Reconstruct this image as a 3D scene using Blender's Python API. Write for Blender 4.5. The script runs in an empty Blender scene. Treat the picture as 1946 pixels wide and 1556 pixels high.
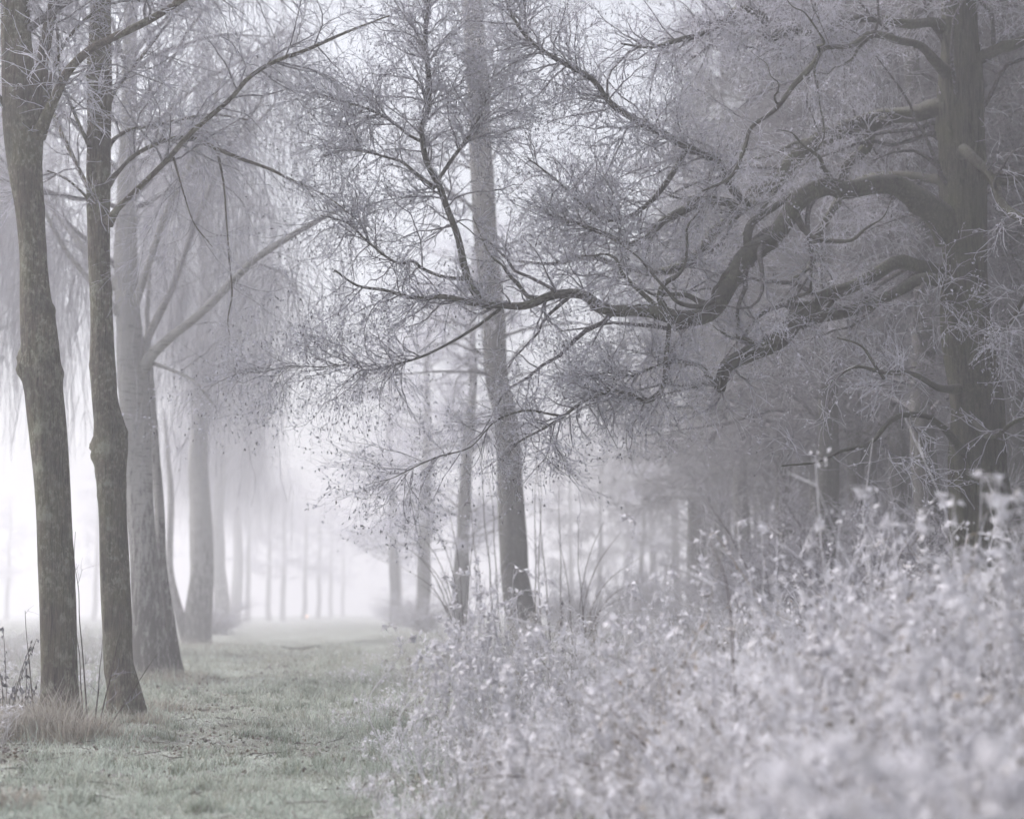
import bpy, math
import numpy as np
from math import radians

rng = np.random.default_rng(11)
S = bpy.context.scene
COL = S.collection

# ------------------------------------------------------------------ camera
FPX, HOR, CAMZ = 2900.0, 1160.0, 1.4
TILT = math.atan((HOR - 778.0) / FPX)
cam = bpy.data.objects.new('camera', bpy.data.cameras.new('camera'))
COL.objects.link(cam)
cam.location = (0, 0, CAMZ)
cam.rotation_euler = (math.pi / 2 + TILT, 0, 0)
cam.data.sensor_width = 36.0
cam.data.lens = FPX / 1946.0 * 36.0
cam.data.clip_end = 2000.0
cam.data.dof.use_dof = True
cam.data.dof.focus_distance = 17.5
cam.data.dof.aperture_fstop = 1.0
S.camera = cam

# ------------------------------------------------------------------ sky, sun, exposure
SUN_EL, SUN_AZ = radians(54), radians(-74)      # azimuth measured from +Y towards +X
W = bpy.data.worlds.new('World'); S.world = W; W.use_nodes = True
wn, wl = W.node_tree.nodes, W.node_tree.links
wn.clear()
sky = wn.new('ShaderNodeTexSky'); sky.sky_type = 'NISHITA'; sky.sun_disc = False
sky.sun_elevation = SUN_EL; sky.sun_rotation = SUN_AZ
sky.air_density = 1.0; sky.dust_density = 6.0; sky.ozone_density = 2.0
hs = wn.new('ShaderNodeHueSaturation'); hs.inputs['Saturation'].default_value = 0.32
bg = wn.new('ShaderNodeBackground'); bg.inputs['Strength'].default_value = 0.14
wo = wn.new('ShaderNodeOutputWorld')
wl.new(sky.outputs[0], hs.inputs['Color']); wl.new(hs.outputs[0], bg.inputs[0]); wl.new(bg.outputs[0], wo.inputs[0])
sun_d = bpy.data.lights.new('sun', 'SUN'); sun_d.energy = 1.5; sun_d.angle = radians(25); sun_d.color = (1, .96, .93)
sun = bpy.data.objects.new('sun', sun_d); COL.objects.link(sun)
from mathutils import Vector
sdir = Vector((math.sin(SUN_AZ) * math.cos(SUN_EL), math.cos(SUN_AZ) * math.cos(SUN_EL), math.sin(SUN_EL)))
sun.rotation_euler = sdir.to_track_quat('Z', 'Y').to_euler()
S.view_settings.view_transform = 'Standard'; S.view_settings.look = 'None'
S.view_settings.gamma = 1.0; S.view_settings.use_curve_mapping = False
S.view_settings.exposure = 0.83
cy = S.cycles
cy.max_bounces = 5; cy.diffuse_bounces = 2; cy.glossy_bounces = 1; cy.volume_bounces = 2
cy.transmission_bounces = 1; cy.transparent_max_bounces = 4
cy.use_denoising = True; cy.use_adaptive_sampling = True; cy.adaptive_threshold = .06; cy.adaptive_min_samples = 32
cy.caustics_reflective = False; cy.caustics_refractive = False

# ------------------------------------------------------------------ layout helpers
CT, ST = math.cos(TILT), math.sin(TILT)
def at(px, py, Y):
    vx, vz = px - 973.0, 778.0 - py
    wy, wz = FPX * CT - vz * ST, FPX * ST + vz * CT
    return np.array([vx * Y / wy, Y, CAMZ + wz * Y / wy])
def pxr(w, Y):
    return 0.5 * w * Y / FPX
_ph = np.random.default_rng(5).uniform(0, 6.28, (40, 4))
def pn(x, y, f=1.0, o=0):
    s = 0.0
    for i in range(6):
        p = _ph[(i + o) % 40]; a = p[0] + i * 1.1; k = f * (1.0 + .55 * i)
        s = s + np.sin(k * (x * np.cos(a) + y * np.sin(a)) + p[1] + 1.3 * np.sin(k * .6 * (x * np.cos(p[2]) + y * np.sin(p[2])) + p[3])) / (1 + .35 * i)
    return s / 3.2
def lat(x, y):                       # metres to the right of the path's own line
    return x + 0.155 * y
def gz(x, y):
    u = lat(x, y)
    bank = 0.22 * np.clip((u - 2.2) / 3.0, 0, 1)
    rut = -.05 * np.exp(-((u + .9) / .35) ** 2) - .05 * np.exp(-((u - .9) / .35) ** 2)
    return .05 * pn(x, y, .8) + .02 * pn(x, y, 3.0, 7) + bank + rut
def edge(y):                         # right edge of the open path
    return np.interp(y, [3, 10, 14, 20, 32, 60, 150], [0.8, 0.85, 1.0, 1.3, 1.75, 2.4, 4.0])

# ------------------------------------------------------------------ materials
def mat(name):
    m = bpy.data.materials.new(name); m.use_nodes = True
    n, l = m.node_tree.nodes, m.node_tree.links
    b = n['Principled BSDF']
    b.inputs['Specular IOR Level'].default_value = 0.32
    b.inputs['Roughness'].default_value = 0.85
    return m, n, l, b
def noise(n, l, vec, scale, detail=4, rough=.6):
    t = n.new('ShaderNodeTexNoise'); t.inputs['Scale'].default_value = scale
    t.inputs['Detail'].default_value = detail; t.inputs['Roughness'].default_value = rough
    l.new(vec, t.inputs['Vector']); return t.outputs['Fac']
def coords(n, l, scale=(1, 1, 1)):
    c = n.new('ShaderNodeTexCoord'); mp = n.new('ShaderNodeMapping'); mp.inputs['Scale'].default_value = scale
    l.new(c.outputs['Object'], mp.inputs['Vector']); return mp.outputs['Vector']
def ramp(n, l, fac, p0, p1, c0=(0, 0, 0, 1), c1=(1, 1, 1, 1)):
    r = n.new('ShaderNodeValToRGB'); e = r.color_ramp.elements
    e[0].position, e[1].position = p0, p1; e[0].color, e[1].color = c0, c1
    l.new(fac, r.inputs['Fac']); return r.outputs['Color']
def mix(n, l, fac, a, b):
    m = n.new('ShaderNodeMix'); m.data_type = 'RGBA'
    for sock, v in ((m.inputs[0], fac), (m.inputs[6], a), (m.inputs[7], b)):
        if isinstance(v, (tuple, list)): sock.default_value = (*v, 1) if len(v) == 3 else v
        elif isinstance(v, (int, float)): sock.default_value = v
        else: l.new(v, sock)
    return m.outputs[2]
def mul(n, l, a, b):
    m = n.new('ShaderNodeMath'); m.operation = 'MULTIPLY'
    for s, v in zip(m.inputs, (a, b)):
        if isinstance(v, (int, float)): s.default_value = v
        else: l.new(v, s)
    return m.outputs[0]
def attr(n, name='f'):
    a = n.new('ShaderNodeAttribute'); a.attribute_name = name; return a.outputs['Fac']
def bump(n, l, b, h, dist, strength=.8):
    bp = n.new('ShaderNodeBump'); bp.inputs['Distance'].default_value = dist; bp.inputs['Strength'].default_value = strength
    l.new(h, bp.inputs['Height']); l.new(bp.outputs['Normal'], b.inputs['Normal'])

def bark(name, c0, c1, lichen, lich_amt, moss, moss_amt, streak=(9, 9, 1.0), frost=.0, bd=.02, blot2=False):
    m, n, l, b = mat(name)
    v = coords(n, l); vs = coords(n, l, streak)
    st = noise(n, l, vs, 4.0, 6, .65)
    col = mix(n, l, ramp(n, l, st, .36, .66), c0, c1)
    blot = noise(n, l, v, 2.2, 3)
    col = mix(n, l, mul(n, l, ramp(n, l, blot, .42, .72), moss_amt), col, moss)
    spk = noise(n, l, coords(n, l, (1, 1, .6)), 24.0, 6, .72); reg = noise(n, l, v, 1.1, 2)
    lf = mul(n, l, ramp(n, l, spk, .53 - .03 * lich_amt, .62), ramp(n, l, reg, .36, .56))
    col = mix(n, l, mul(n, l, lf, min(1, lich_amt)), col, lichen)
    if blot2:
        p2 = noise(n, l, coords(n, l, (1, 1, .7)), 5.5, 6, .7); col = mix(n, l, mul(n, l, ramp(n, l, p2, .54, .64), .75), col, lichen)
        p3 = noise(n, l, coords(n, l, (1, 1, .5)), 3.1, 4, .6); col = mix(n, l, mul(n, l, ramp(n, l, p3, .52, .66), .6), col, (.028, .024, .022))
    if frost:
        g = n.new('ShaderNodeNewGeometry'); sp = n.new('ShaderNodeSeparateXYZ'); l.new(g.outputs['Normal'], sp.inputs[0])
        up = ramp(n, l, sp.outputs['Z'], .25, .95)
        fn = noise(n, l, v, 26.0, 3)
        col = mix(n, l, mul(n, l, mul(n, l, up, ramp(n, l, fn, .35, .65)), frost), col, (.55, .56, .60))
    l.new(col, b.inputs['Base Color'])
    bump(n, l, b, st, bd)
    return m
def frostmat(name, dark, frost, nscale=30.0, trans=.45, extra=None):
    """thin twigs and leaves: attribute f says how thickly rime covers that spot"""
    m, n, l, b = mat(name)
    v = coords(n, l); nz = noise(n, l, v, nscale, 2)
    a = attr(n)
    mm = n.new('ShaderNodeMath'); mm.operation = 'ADD'; l.new(a, mm.inputs[0])
    off = n.new('ShaderNodeMath'); off.operation = 'MULTIPLY_ADD'; l.new(nz, off.inputs[0]); off.inputs[1].default_value = .9; off.inputs[2].default_value = -.45
    l.new(off.outputs[0], mm.inputs[1]); mm.use_clamp = True
    base = dark if extra is None else mix(n, l, attr(n, 'g'), dark, extra)
    colr = mix(n, l, mm.outputs[0], base, frost); l.new(colr, b.inputs['Base Color'])
    tr = n.new('ShaderNodeBsdfTranslucent'); l.new(colr, tr.inputs['Color'])
    ms = n.new('ShaderNodeMixShader'); l.new(mul(n, l, mm.outputs[0], trans), ms.inputs[0]); l.new(b.outputs[0], ms.inputs[1]); l.new(tr.outputs[0], ms.inputs[2])
    l.new(ms.outputs[0], n['Material Output'].inputs['Surface'])
    return m

M = {}
M['lime_bark'] = bark('lime_bark', (.038, .030, .025), (.150, .120, .098), (.26, .27, .21), .9, (.120, .115, .060), .65, (13, 13, .9), bd=.06, blot2=True)
M['oak_bark'] = bark('oak_bark', (.008, .007, .006), (.095, .085, .066), (.16, .17, .12), .5, (.078, .086, .036), .6, (11, 11, .9), frost=.25, bd=.08)
M['limb_bark'] = bark('limb_bark', (.016, .014, .012), (.062, .055, .045), (.17, .18, .13), .5, (.072, .080, .036), .5, (5, 5, 5), frost=.18, bd=.02)
M['grey_bark'] = bark('grey_bark', (.045, .042, .045), (.115, .108, .108), (.22, .23, .21), .6, (.085, .085, .065), .35, (9, 9, .8), bd=.03)
m, n, l, b = mat('birch_bark'); M['birch_bark'] = m
v = coords(n, l, (1, 1, .22)); vh = coords(n, l, (2.5, 2.5, 14))
c = n.new('ShaderNodeTexCoord'); sp = n.new('ShaderNodeSeparateXYZ'); l.new(c.outputs['Object'], sp.inputs[0])
n1 = noise(n, l, v, 11.0, 7, .75); n2 = noise(n, l, vh, 1.6, 3)
hz = n.new('ShaderNodeMapRange'); hz.inputs[1].default_value = .3; hz.inputs[2].default_value = 6.0; hz.inputs[3].default_value = .10; hz.inputs[4].default_value = -.12
l.new(sp.outputs['Z'], hz.inputs[0])
ad = n.new('ShaderNodeMath'); ad.operation = 'ADD'; l.new(n1, ad.inputs[0]); l.new(hz.outputs[0], ad.inputs[1])
white = mix(n, l, ramp(n, l, n2, .55, .68), (.34, .33, .33), (.17, .16, .16))
l.new(mix(n, l, ramp(n, l, ad.outputs[0], .46, .58), white, (.095, .088, .085)), b.inputs['Base Color'])
bump(n, l, b, ad.outputs[0], .05)
M['twig'] = frostmat('frosted_twig', (.055, .048, .050), (.73, .72, .82))
M['birch_twig'] = frostmat('frosted_birch_twig', (.070, .062, .066), (.64, .63, .72))
M['cone'] = frostmat('frosted_cone', (.045, .042, .052), (.75, .74, .84), 60.0)
M['weed'] = frostmat('frosted_weed', (.085, .068, .052), (.84, .83, .89), 38.0, extra=(.26, .20, .13))
M['cane'] = frostmat('brown_cane', (.060, .042, .036), (.60, .60, .64), 20.0, extra=(.22, .17, .12))
M['grass'] = frostmat('frosted_grass', (.078, .110, .062), (.67, .745, .705), 12.0, extra=(.24, .20, .13))
M['straw'] = frostmat('dry_straw', (.145, .120, .092), (.68, .67, .66), 12.0, extra=(.42, .37, .30))
M['litter'] = frostmat('leaf_litter', (.050, .036, .030), (.50, .49, .50), 40.0, extra=(.13, .085, .06))
m, n, l, b = mat('frosted_ground'); M['ground'] = m
v = coords(n, l)
a1 = noise(n, l, v, .55, 4); a2 = noise(n, l, v, 9.0, 5, .7); a3 = noise(n, l, v, 40.0, 3)
gcol = mix(n, l, ramp(n, l, a2, .38, .62), (.050, .040, .032), (.105, .115, .080))
gcol = mix(n, l, mul(n, l, ramp(n, l, a3, .42, .60), ramp(n, l, a1, .30, .62)), gcol, (.42, .46, .44))
l.new(gcol, b.inputs['Base Color']); bump(n, l, b, a2, .05)
m, n, l, b = mat('lamp_glow'); M['lamp'] = m
b.inputs['Emission Color'].default_value = (1, .42, .18, 1); b.inputs['Emission Strength'].default_value = 1.0
M['metal'], n, l, b = mat('dull_metal')
l.new(ramp(n, l, noise(n, l, coords(n, l), 12), .3, .7, (.08, .08, .085, 1), (.15, .15, .16, 1)), b.inputs['Base Color'])

# ------------------------------------------------------------------ mesh helpers
class Geo:
    def __init__(s): s.V, s.F, s.A, s.G, s.n = [], [], [], [], 0
    def add(s, V, F, f=0.0, g=0.0):
        V = np.asarray(V, float).reshape(-1, 3)
        s.V.append(V); s.F.append(np.asarray(F, np.int64) + s.n)
        s.A.append(np.broadcast_to(np.asarray(f, float).ravel(), (len(V),)) if np.size(f) in (1, len(V)) else np.zeros(len(V)))
        s.G.append(np.broadcast_to(np.asarray(g, float).ravel(), (len(V),)) if np.size(g) in (1, len(V)) else np.zeros(len(V)))
        s.n += len(V)
    def mesh(s, name, mt, origin=(0, 0, 0), smooth=True):
        V = np.concatenate(s.V) - np.asarray(origin, float)
        me = bpy.data.meshes.new(name)
        tot = np.concatenate([np.full(len(F), F.shape[1], np.int32) for F in s.F])
        idx = np.concatenate([F.ravel() for F in s.F]).astype(np.int32)
        me.vertices.add(len(V)); me.vertices.foreach_set('co', V.astype(np.float32).ravel())
        me.loops.add(len(idx)); me.loops.foreach_set('vertex_index', idx)
        me.polygons.add(len(tot)); st = np.zeros(len(tot), np.int32); st[1:] = np.cumsum(tot)[:-1]
        me.polygons.foreach_set('loop_start', st)
        me.polygons.foreach_set('use_smooth', np.full(len(tot), smooth, bool))
        for nm, arr in (('f', s.A), ('g', s.G)):
            at_ = me.attributes.new(nm, 'FLOAT', 'POINT'); at_.data.foreach_set('value', np.concatenate(arr).astype(np.float32))
        me.update(calc_edges=True); me.materials.append(mt)
        return me
    def build(s, name, mt, parent=None, smooth=True, kind=None):
        org = parent.location if parent is not None else (0, 0, 0)
        if parent is not None and parent.parent is not None: org = parent.parent.location + parent.location
        o = bpy.data.objects.new(name, s.mesh(name, mt, org, smooth)); COL.objects.link(o)
        if parent is not None: o.parent = parent
        if kind: o['kind'] = kind
        return o

def unit(v):
    return v / np.maximum(np.linalg.norm(v, axis=-1, keepdims=True), 1e-9)
def tubes(geo, P, R, sides=3, f=0.0, g=0.0):
    """P (N,k,3), R (N,k): tapering tubes"""
    N, k, _ = P.shape
    if N == 0: return
    T = unit(np.gradient(P, axis=1))
    ref = unit(rng.normal(size=(N, 1, 3)) + np.array([.3, .2, .1]))
    ref = ref - (ref * unit(P[:, -1:] - P[:, :1])).sum(-1, keepdims=True) * unit(P[:, -1:] - P[:, :1])
    n1 = unit(np.cross(T, ref)); n2 = np.cross(T, n1)
    a = np.arange(sides) * 2 * math.pi / sides
    V = P[:, :, None] + R[:, :, None, None] * (np.cos(a)[:, None] * n1[:, :, None] + np.sin(a)[:, None] * n2[:, :, None])
    i = np.arange(N)[:, None, None] * k * sides + np.arange(k - 1)[None, :, None] * sides
    j, j2 = np.arange(sides), (np.arange(sides) + 1) % sides
    F = np.stack([i + j, i + j2, i + sides + j2, i + sides + j], -1).reshape(-1, 4)
    ff = np.broadcast_to(np.asarray(f, float).reshape(-1, 1, 1) if np.ndim(f) < 2 else np.asarray(f)[:, :, None], (N, k, sides))
    gg = np.broadcast_to(np.asarray(g, float).reshape(-1, 1, 1), (N, k, sides))
    geo.add(V, F, ff, gg)
def ribbons(geo, P, R, f=0.0, g=0.0):
    """hair-fine twigs, thinner than a pixel: one narrow strip each, turned at random"""
    N, k, _ = P.shape
    T = unit(np.gradient(P, axis=1)); s = unit(np.cross(T, unit(rng.normal(size=(N, 1, 3))))) * (R * 1.3)[:, :, None]
    V = np.stack([P - s, P + s], 2); i = (np.arange(N)[:, None] * k + np.arange(k - 1)[None]) * 2
    F = np.stack([i, i + 1, i + 3, i + 2], -1).reshape(-1, 4)
    geo.add(V, F, np.broadcast_to(np.asarray(f, float).reshape(-1, 1, 1), (N, k, 2)), np.broadcast_to(np.asarray(g, float).reshape(-1, 1, 1), (N, k, 2)))
def leaves(geo, C, D, L, Wd, f, g=0.0, fold=.35):
    """folded pointed leaves: C centre-start (N,3), D direction, L length, Wd width"""
    N = len(C)
    if N == 0: return
    D = unit(D); s = unit(np.cross(D, rng.normal(size=(N, 3)))); u = np.cross(D, s)
    L = np.broadcast_to(L, (N,))[:, None]; Wd = np.broadcast_to(Wd, (N,))[:, None]
    mid = C + D * L * .45
    V = np.stack([C, mid + s * Wd * .5 + u * Wd * fold, C + D * L, mid - s * Wd * .5 + u * Wd * fold], 1)
    b = np.arange(N)[:, None] * 4
    F = np.concatenate([b + [0, 1, 2], b + [0, 2, 3]])
    geo.add(V, F, np.repeat(np.broadcast_to(f, (N,)), 4), np.repeat(np.broadcast_to(g, (N,)), 4))
def cones(geo, C, D, L, Wd, f, g=0.0):
    """little solid spindles (alder cones, dead curled leaves): 3-sided bipyramids"""
    N = len(C)
    if N == 0: return
    D = unit(D); s = unit(np.cross(D, rng.normal(size=(N, 3)))); u = np.cross(D, s)
    L = np.broadcast_to(L, (N,))[:, None]; Wd = np.broadcast_to(Wd, (N,))[:, None] * .5
    mid = C + D * L * .45
    V = np.stack([C] + [mid + Wd * (math.cos(a) * s + math.sin(a) * u) for a in (0, 2.1, 4.2)] + [C + D * L], 1)
    b = np.arange(N)[:, None] * 5
    F = np.concatenate([b + q for q in ([0, 1, 2], [0, 2, 3], [0, 3, 1], [4, 2, 1], [4, 3, 2], [4, 1, 3])])
    geo.add(V, F, np.repeat(np.broadcast_to(f, (N,)), 5), np.repeat(np.broadcast_to(g, (N,)), 5))
def spline(pts, n):
    p = np.asarray(pts, float); m = len(p)
    d = np.r_[0, np.cumsum(np.linalg.norm(np.diff(p[:, :3], axis=0), axis=1))]
    s = np.linspace(0, d[-1], n); out = np.empty((n, p.shape[1]))
    tan = np.gradient(p, d, axis=0)
    k = np.clip(np.searchsorted(d, s, side='right') - 1, 0, m - 2)
    h = (d[k + 1] - d[k])[:, None]; t = ((s - d[k])[:, None]) / h
    out = (2 * t**3 - 3 * t**2 + 1) * p[k] + (t**3 - 2 * t**2 + t) * h * tan[k] + (-2 * t**3 + 3 * t**2) * p[k + 1] + (t**3 - t**2) * h * tan[k + 1]
    return out
def traced(pts):
    """[(px, py, width_px, Y)] -> (m,4) world xyz + radius"""
    return np.array([[*at(x, y, Y), pxr(w, Y)] for x, y, w, Y in pts])
def stem_geo(path, sides=20, rings=60, rough=.05, ridge=0.0, burls=(), flare=0.0, seed=0):
    """one thick woody stem with an uneven, lumpy surface; path (m,4)"""
    r = np.random.default_rng(seed)
    q = spline(path, rings); P, R = q[:, :3], np.maximum(q[:, 3], .002)
    T = unit(np.gradient(P, axis=0))
    ref = np.array([0, 1.0, 0]) if abs(T[0, 1]) < .8 else np.array([1.0, 0, 0])
    n1 = unit(np.cross(T, ref)); n2 = np.cross(n1, T)
    a = np.arange(sides) * 2 * math.pi / sides; s = np.r_[0, np.cumsum(np.linalg.norm(np.diff(P, axis=0), axis=1))]
    mod = np.ones((rings, sides))
    for i in range(14):
        mm = r.integers(0, 5); kk = r.uniform(.8, 9) / max(.25, s[-1] ** .5)
        mod += rough * r.uniform(.3, 1) * np.sin(mm * a[None] + kk * s[:, None] + r.uniform(0, 6.28)) * .5
    if ridge:
        for i in range(5):
            mm = r.integers(8, max(9, sides // 2))
            mod += ridge * np.sin(mm * a[None] + .9 * np.sin(s[:, None] * r.uniform(1, 3) + r.uniform(0, 6)) + r.uniform(0, 6)) * .5
    for (sb, az, amp, sig, saz) in burls:
        da = (a - az + math.pi) % (2 * math.pi) - math.pi
        bl = np.exp(-((s[:, None] - sb) / sig) ** 2) * np.exp(-(da[None] / saz) ** 2)
        mod += amp * bl * (1 + .35 * np.sin(5 * a[None] + 30 * s[:, None]))
    if flare and sides >= 20:
        for i in range(int(10 * s[-1])):
            da = (a - r.uniform(0, 6.28) + math.pi) % (2 * math.pi) - math.pi; sg = r.uniform(.025, .09)
            mod += r.choice([-.5, 1, 1]) * r.uniform(.015, .06) * np.exp(-((s[:, None] - r.uniform(0, s[-1])) / sg) ** 2) * np.exp(-(da[None] / r.uniform(.15, .45)) ** 2)
    if flare:
        lob = 1 + .5 * np.sin(4 * a + r.uniform(0, 6)) + .3 * np.sin(7 * a + r.uniform(0, 6))
        mod += flare * np.exp(-s / .28)[:, None] * lob[None]
    V = P[:, None] + (R[:, None] * mod)[:, :, None] * (np.cos(a)[:, None] * n1[:, None] + np.sin(a)[:, None] * n2[:, None])
    i = (np.arange(rings - 1) * sides)[:, None]; j, j2 = np.arange(sides), (np.arange(sides) + 1) % sides
    F = np.stack([i + j, i + sides + j, i + sides + j2, i + j2], -1).reshape(-1, 4)
    tip = P[-1:] + T[-1:] * R[-1] * .6
    g = Geo(); VV = np.concatenate([V.reshape(-1, 3), tip]); g.add(VV, F)
    bb = (rings - 1) * sides
    g.F.append(np.stack([bb + j2, np.full(sides, rings * sides), bb + j], -1)[:, ::-1])
    return g
def resample(paths, k):
    q = np.array([spline(p, k) for p in paths]); return q[:, :, :3], np.maximum(q[:, :, 3], .002)
def grow(P, R, n, L, ang=(35, 75), k=5, wig=.25, grav=0.0, rf=.6, rcap=.03, rtip=.25, t0=.1, t1=1.0, bias=None, taperL=.4):
    """n children random-walking away from parent polylines"""
    N, kk, _ = P.shape
    ln = np.linalg.norm(np.diff(P, axis=1), axis=2).sum(1)
    i = rng.choice(N, n, p=ln / ln.sum()); t = rng.uniform(t0, t1, n); x = t * (kk - 1); a = np.clip(x.astype(int), 0, kk - 2); fr = (x - a)[:, None]
    B = P[i, a] * (1 - fr) + P[i, a + 1] * fr; T = unit(P[i, a + 1] - P[i, a])
    r0 = np.minimum((R[i, a] * (1 - fr[:, 0]) + R[i, a + 1] * fr[:, 0]) * rf, rcap)
    perp = unit(np.cross(T, rng.normal(size=(n, 3)) + 1e-3)); th = np.radians(rng.uniform(*ang, n))[:, None]
    D = T * np.cos(th) + perp * np.sin(th)
    if bias is not None: D = unit(D + np.asarray(bias))
    ll = rng.uniform(*L, n) * (1 - taperL * t)
    st = (ll / (k - 1))[:, None]; out = np.empty((n, k, 3)); out[:, 0] = B
    for q in range(1, k):
        out[:, q] = out[:, q - 1] + D * st
        D = unit(D + rng.normal(size=(n, 3)) * wig + np.array([0, 0, grav]))
    return out, r0[:, None] * np.linspace(1, rtip, k)[None]
def thing(name, label, cat, loc, group=None):
    o = bpy.data.objects.new(name, None); COL.objects.link(o); o.location = loc; o.empty_display_size = .2
    o['label'] = label; o['category'] = cat
    if group: o['group'] = group
    return o
def tag(o, label, cat, group=None):
    o['label'] = label; o['category'] = cat
    if group: o['group'] = group
def copy_tree(o, label, loc, rz=0.0, sc=1.0, group=None):
    c = o.copy(); COL.objects.link(c); c.location = loc; c.rotation_euler = (0, 0, rz); c['label'] = label
    c.scale = (sc, sc, sc) if np.isscalar(sc) else sc
    if group: c['group'] = group
    for ch in o.children:
        d = ch.copy(); COL.objects.link(d); d.parent = c
        for e in ch.children:
            x = e.copy(); COL.objects.link(x); x.parent = d
    return c

# ------------------------------------------------------------------ ground
def ground():
    ys = np.r_[np.linspace(-20, 2, 6), np.linspace(2.5, 40, 130), np.linspace(41, 120, 60), np.linspace(130, 540, 24)]
    xs = np.r_[np.linspace(-240, -40, 14), np.linspace(-36, -14, 16), np.linspace(-13.5, 16, 110), np.linspace(17, 45, 20), np.linspace(50, 240, 12)]
    X, Y = np.meshgrid(xs, ys); Z = gz(X, Y)
    nx, ny = len(xs), len(ys)
    i = (np.arange(ny - 1) * nx)[:, None] + np.arange(nx - 1)[None]
    F = np.stack([i, i + 1, i + nx + 1, i + nx], -1).reshape(-1, 4)
    g = Geo(); g.add(np.stack([X, Y, Z], -1), F); o = g.build('ground', M['ground']); o['kind'] = 'structure'
ground()

# ------------------------------------------------------------------ the two lime trees at the left front
def tree_root(name, label, px, Y, cat='tree', group=None, u=None):
    x = (px - 973.0) * Y / FPX
    # first-order: centre column only shifts slightly with the tilt
    x = at(px, 1300, Y)[0]
    return thing(name, label, cat, (x, Y, float(gz(x, Y))), group)
def trunk_path(pts, Y, root):
    p = traced([(x, y, w, Y) for x, y, w in pts])
    b = p[0].copy(); b[2] = root.location.z - .25
    b[:2] = p[0][:2]; p = p[p[:, 2] > root.location.z - .05]
    return np.vstack([b, p])

def lime_tree(label, Y, trunk, limbs, burls, seed, ntw, extra_dir, lw=1.0):
    root = tree_root('lime_tree', label, trunk[0][0], Y)
    path = trunk_path(trunk, Y, root)
    top = path[-1] + (path[-1] - path[-4]) * 1.0; top[3] = path[-1][3] * .8
    top2 = top + np.array([.1, .2, 4.0, 0]); top2[3] = .03
    path = np.vstack([path, top, top2])
    stem_geo(path, 40, 300, .085, .03, burls, 1.0, seed).build('trunk', M['lime_bark'], root)
    lp = []
    for pts in limbs:
        q = traced([(x_, y_, w_, d_ - .7) for x_, y_, w_, d_ in pts]); q[1:, 3] *= lw; lp.append(q)
        stem_geo(q, 10, 40, .08, 0, seed=seed + len(lp)).build('limb', M['lime_bark'], root)
    tops = [path[-12:] if len(path) > 12 else path]
    Pl, Rl = resample(lp, 24)
    Pt, Rt = resample([np.vstack([path[-5:]])], 24)
    # limbs higher up, above the frame, that hang twigs into view
    P0, R0 = grow(Pt, Rt, 22, (2.5, 5.5), (40, 75), 12, .12, -.02, .6, .05, .2, .0, .9, bias=extra_dir)
    g = Geo(); tubes(g, P0, R0, 5, .15)
    Pa, Ra = np.concatenate([np.array([spline(np.c_[p, r[:, None]], 24) for p, r in zip(P0, R0)])[:, :, :3], Pl]), None
    Ra = np.concatenate([np.array([np.interp(np.linspace(0, 1, 24), np.linspace(0, 1, 12), r) for r in R0]), Rl])
    P1, R1 = grow(Pa, Ra, 300, (.8, 2.2), (30, 70), 8, .16, -.05, .55, .016, .25, .12)
    tubes(g, P1, R1, 4, .3); g.build('branch', M['twig'], root, kind='stuff')
    g = Geo()
    P2, R2 = grow(P1, R1, 1700, (.4, 1.1), (25, 65), 6, .18, -.06, .7, .008, .4, .1); tubes(g, P2, R2 + .001, 3, .62)
    P3, R3 = grow(P2, R2, ntw, (.15, .55), (20, 60), 4, .2, -.05, .8, .0055, .5, .05); ribbons(g, P3, R3 + .001, .78)
    # fine twigs straight on trunk and limbs
    P4, R4 = grow(np.concatenate([Pl, Pt]), np.concatenate([Rl, Rt]), 260, (.3, .9), (30, 80), 6, .28, -.1, .3, .006, .4, .0); tubes(g, P4, R4 + .0008, 3, .7)
    P5, R5 = grow(P4, R4, 700, (.1, .35), (25, 70), 4, .3, -.05, .8, .004, .5); ribbons(g, P5, R5 + .0008, .7)
    g.build('twigs', M['twig'], root, kind='stuff')
    return root
YA, YB, YC = 17.8, 20.1, 32.0
A_trunk = [(112, 1395, 76), (112, 1354, 70), (111, 1279, 69), (108, 1129, 73), (102, 1004, 74), (95, 880, 72), (88, 790, 72), (84, 745, 72), (82, 715, 74), (80, 680, 72), (76, 630, 72), (70, 580, 66), (65, 500, 60), (57, 400, 64), (49, 320, 68), (45, 240, 72), (38, 180, 62), (33, 100, 56), (30, 30, 54), (28, -60, 50)]
A_trunk = [(x, y, w * .93) for x, y, w in A_trunk]
A_limbs = [
    [(72, 262, 30, 18.4), (84, 232, 24, 18.3), (105, 185, 19, 18.2), (130, 135, 17, 18.0), (165, 100, 16, 17.9), (215, 72, 15, 17.7), (270, 45, 15, 17.5), (320, 17, 14, 17.3), (362, -12, 13, 17.2), (420, -60, 9, 17)],
    [(62, 250, 30, 18.6), (75, 205, 27, 18.7), (80, 125, 25, 18.8), (90, 60, 23, 19.0), (103, 0, 22, 19.1), (112, -60, 18, 19.2)],
    [(22, 230, 20, 18.6), (8, 200, 14, 18.5), (-15, 170, 11, 18.4), (-50, 120, 8, 18.3)],
    [(92, 190, 9, 18.6), (100, 140, 8, 19), (122, 85, 7, 19.3), (160, 40, 6, 19.5), (205, 10, 5, 19.7), (260, 2, 4, 20), (330, 15, 3, 20.2)]]
lime_tree('nearest tree at left, brown lumpy trunk with a burl, leaning slightly', YA, A_trunk, A_limbs,
          [(4.55, 0.15, .38, .17, .8), (4.42, 2.9, .12, .10, .4), (5.15, 3.0, .15, .09, .4), (5.0, .6, .16, .12, .5), (2.2, .1, .06, .08, .4)], 3, 8000, (.35, .1, 0))
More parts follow.
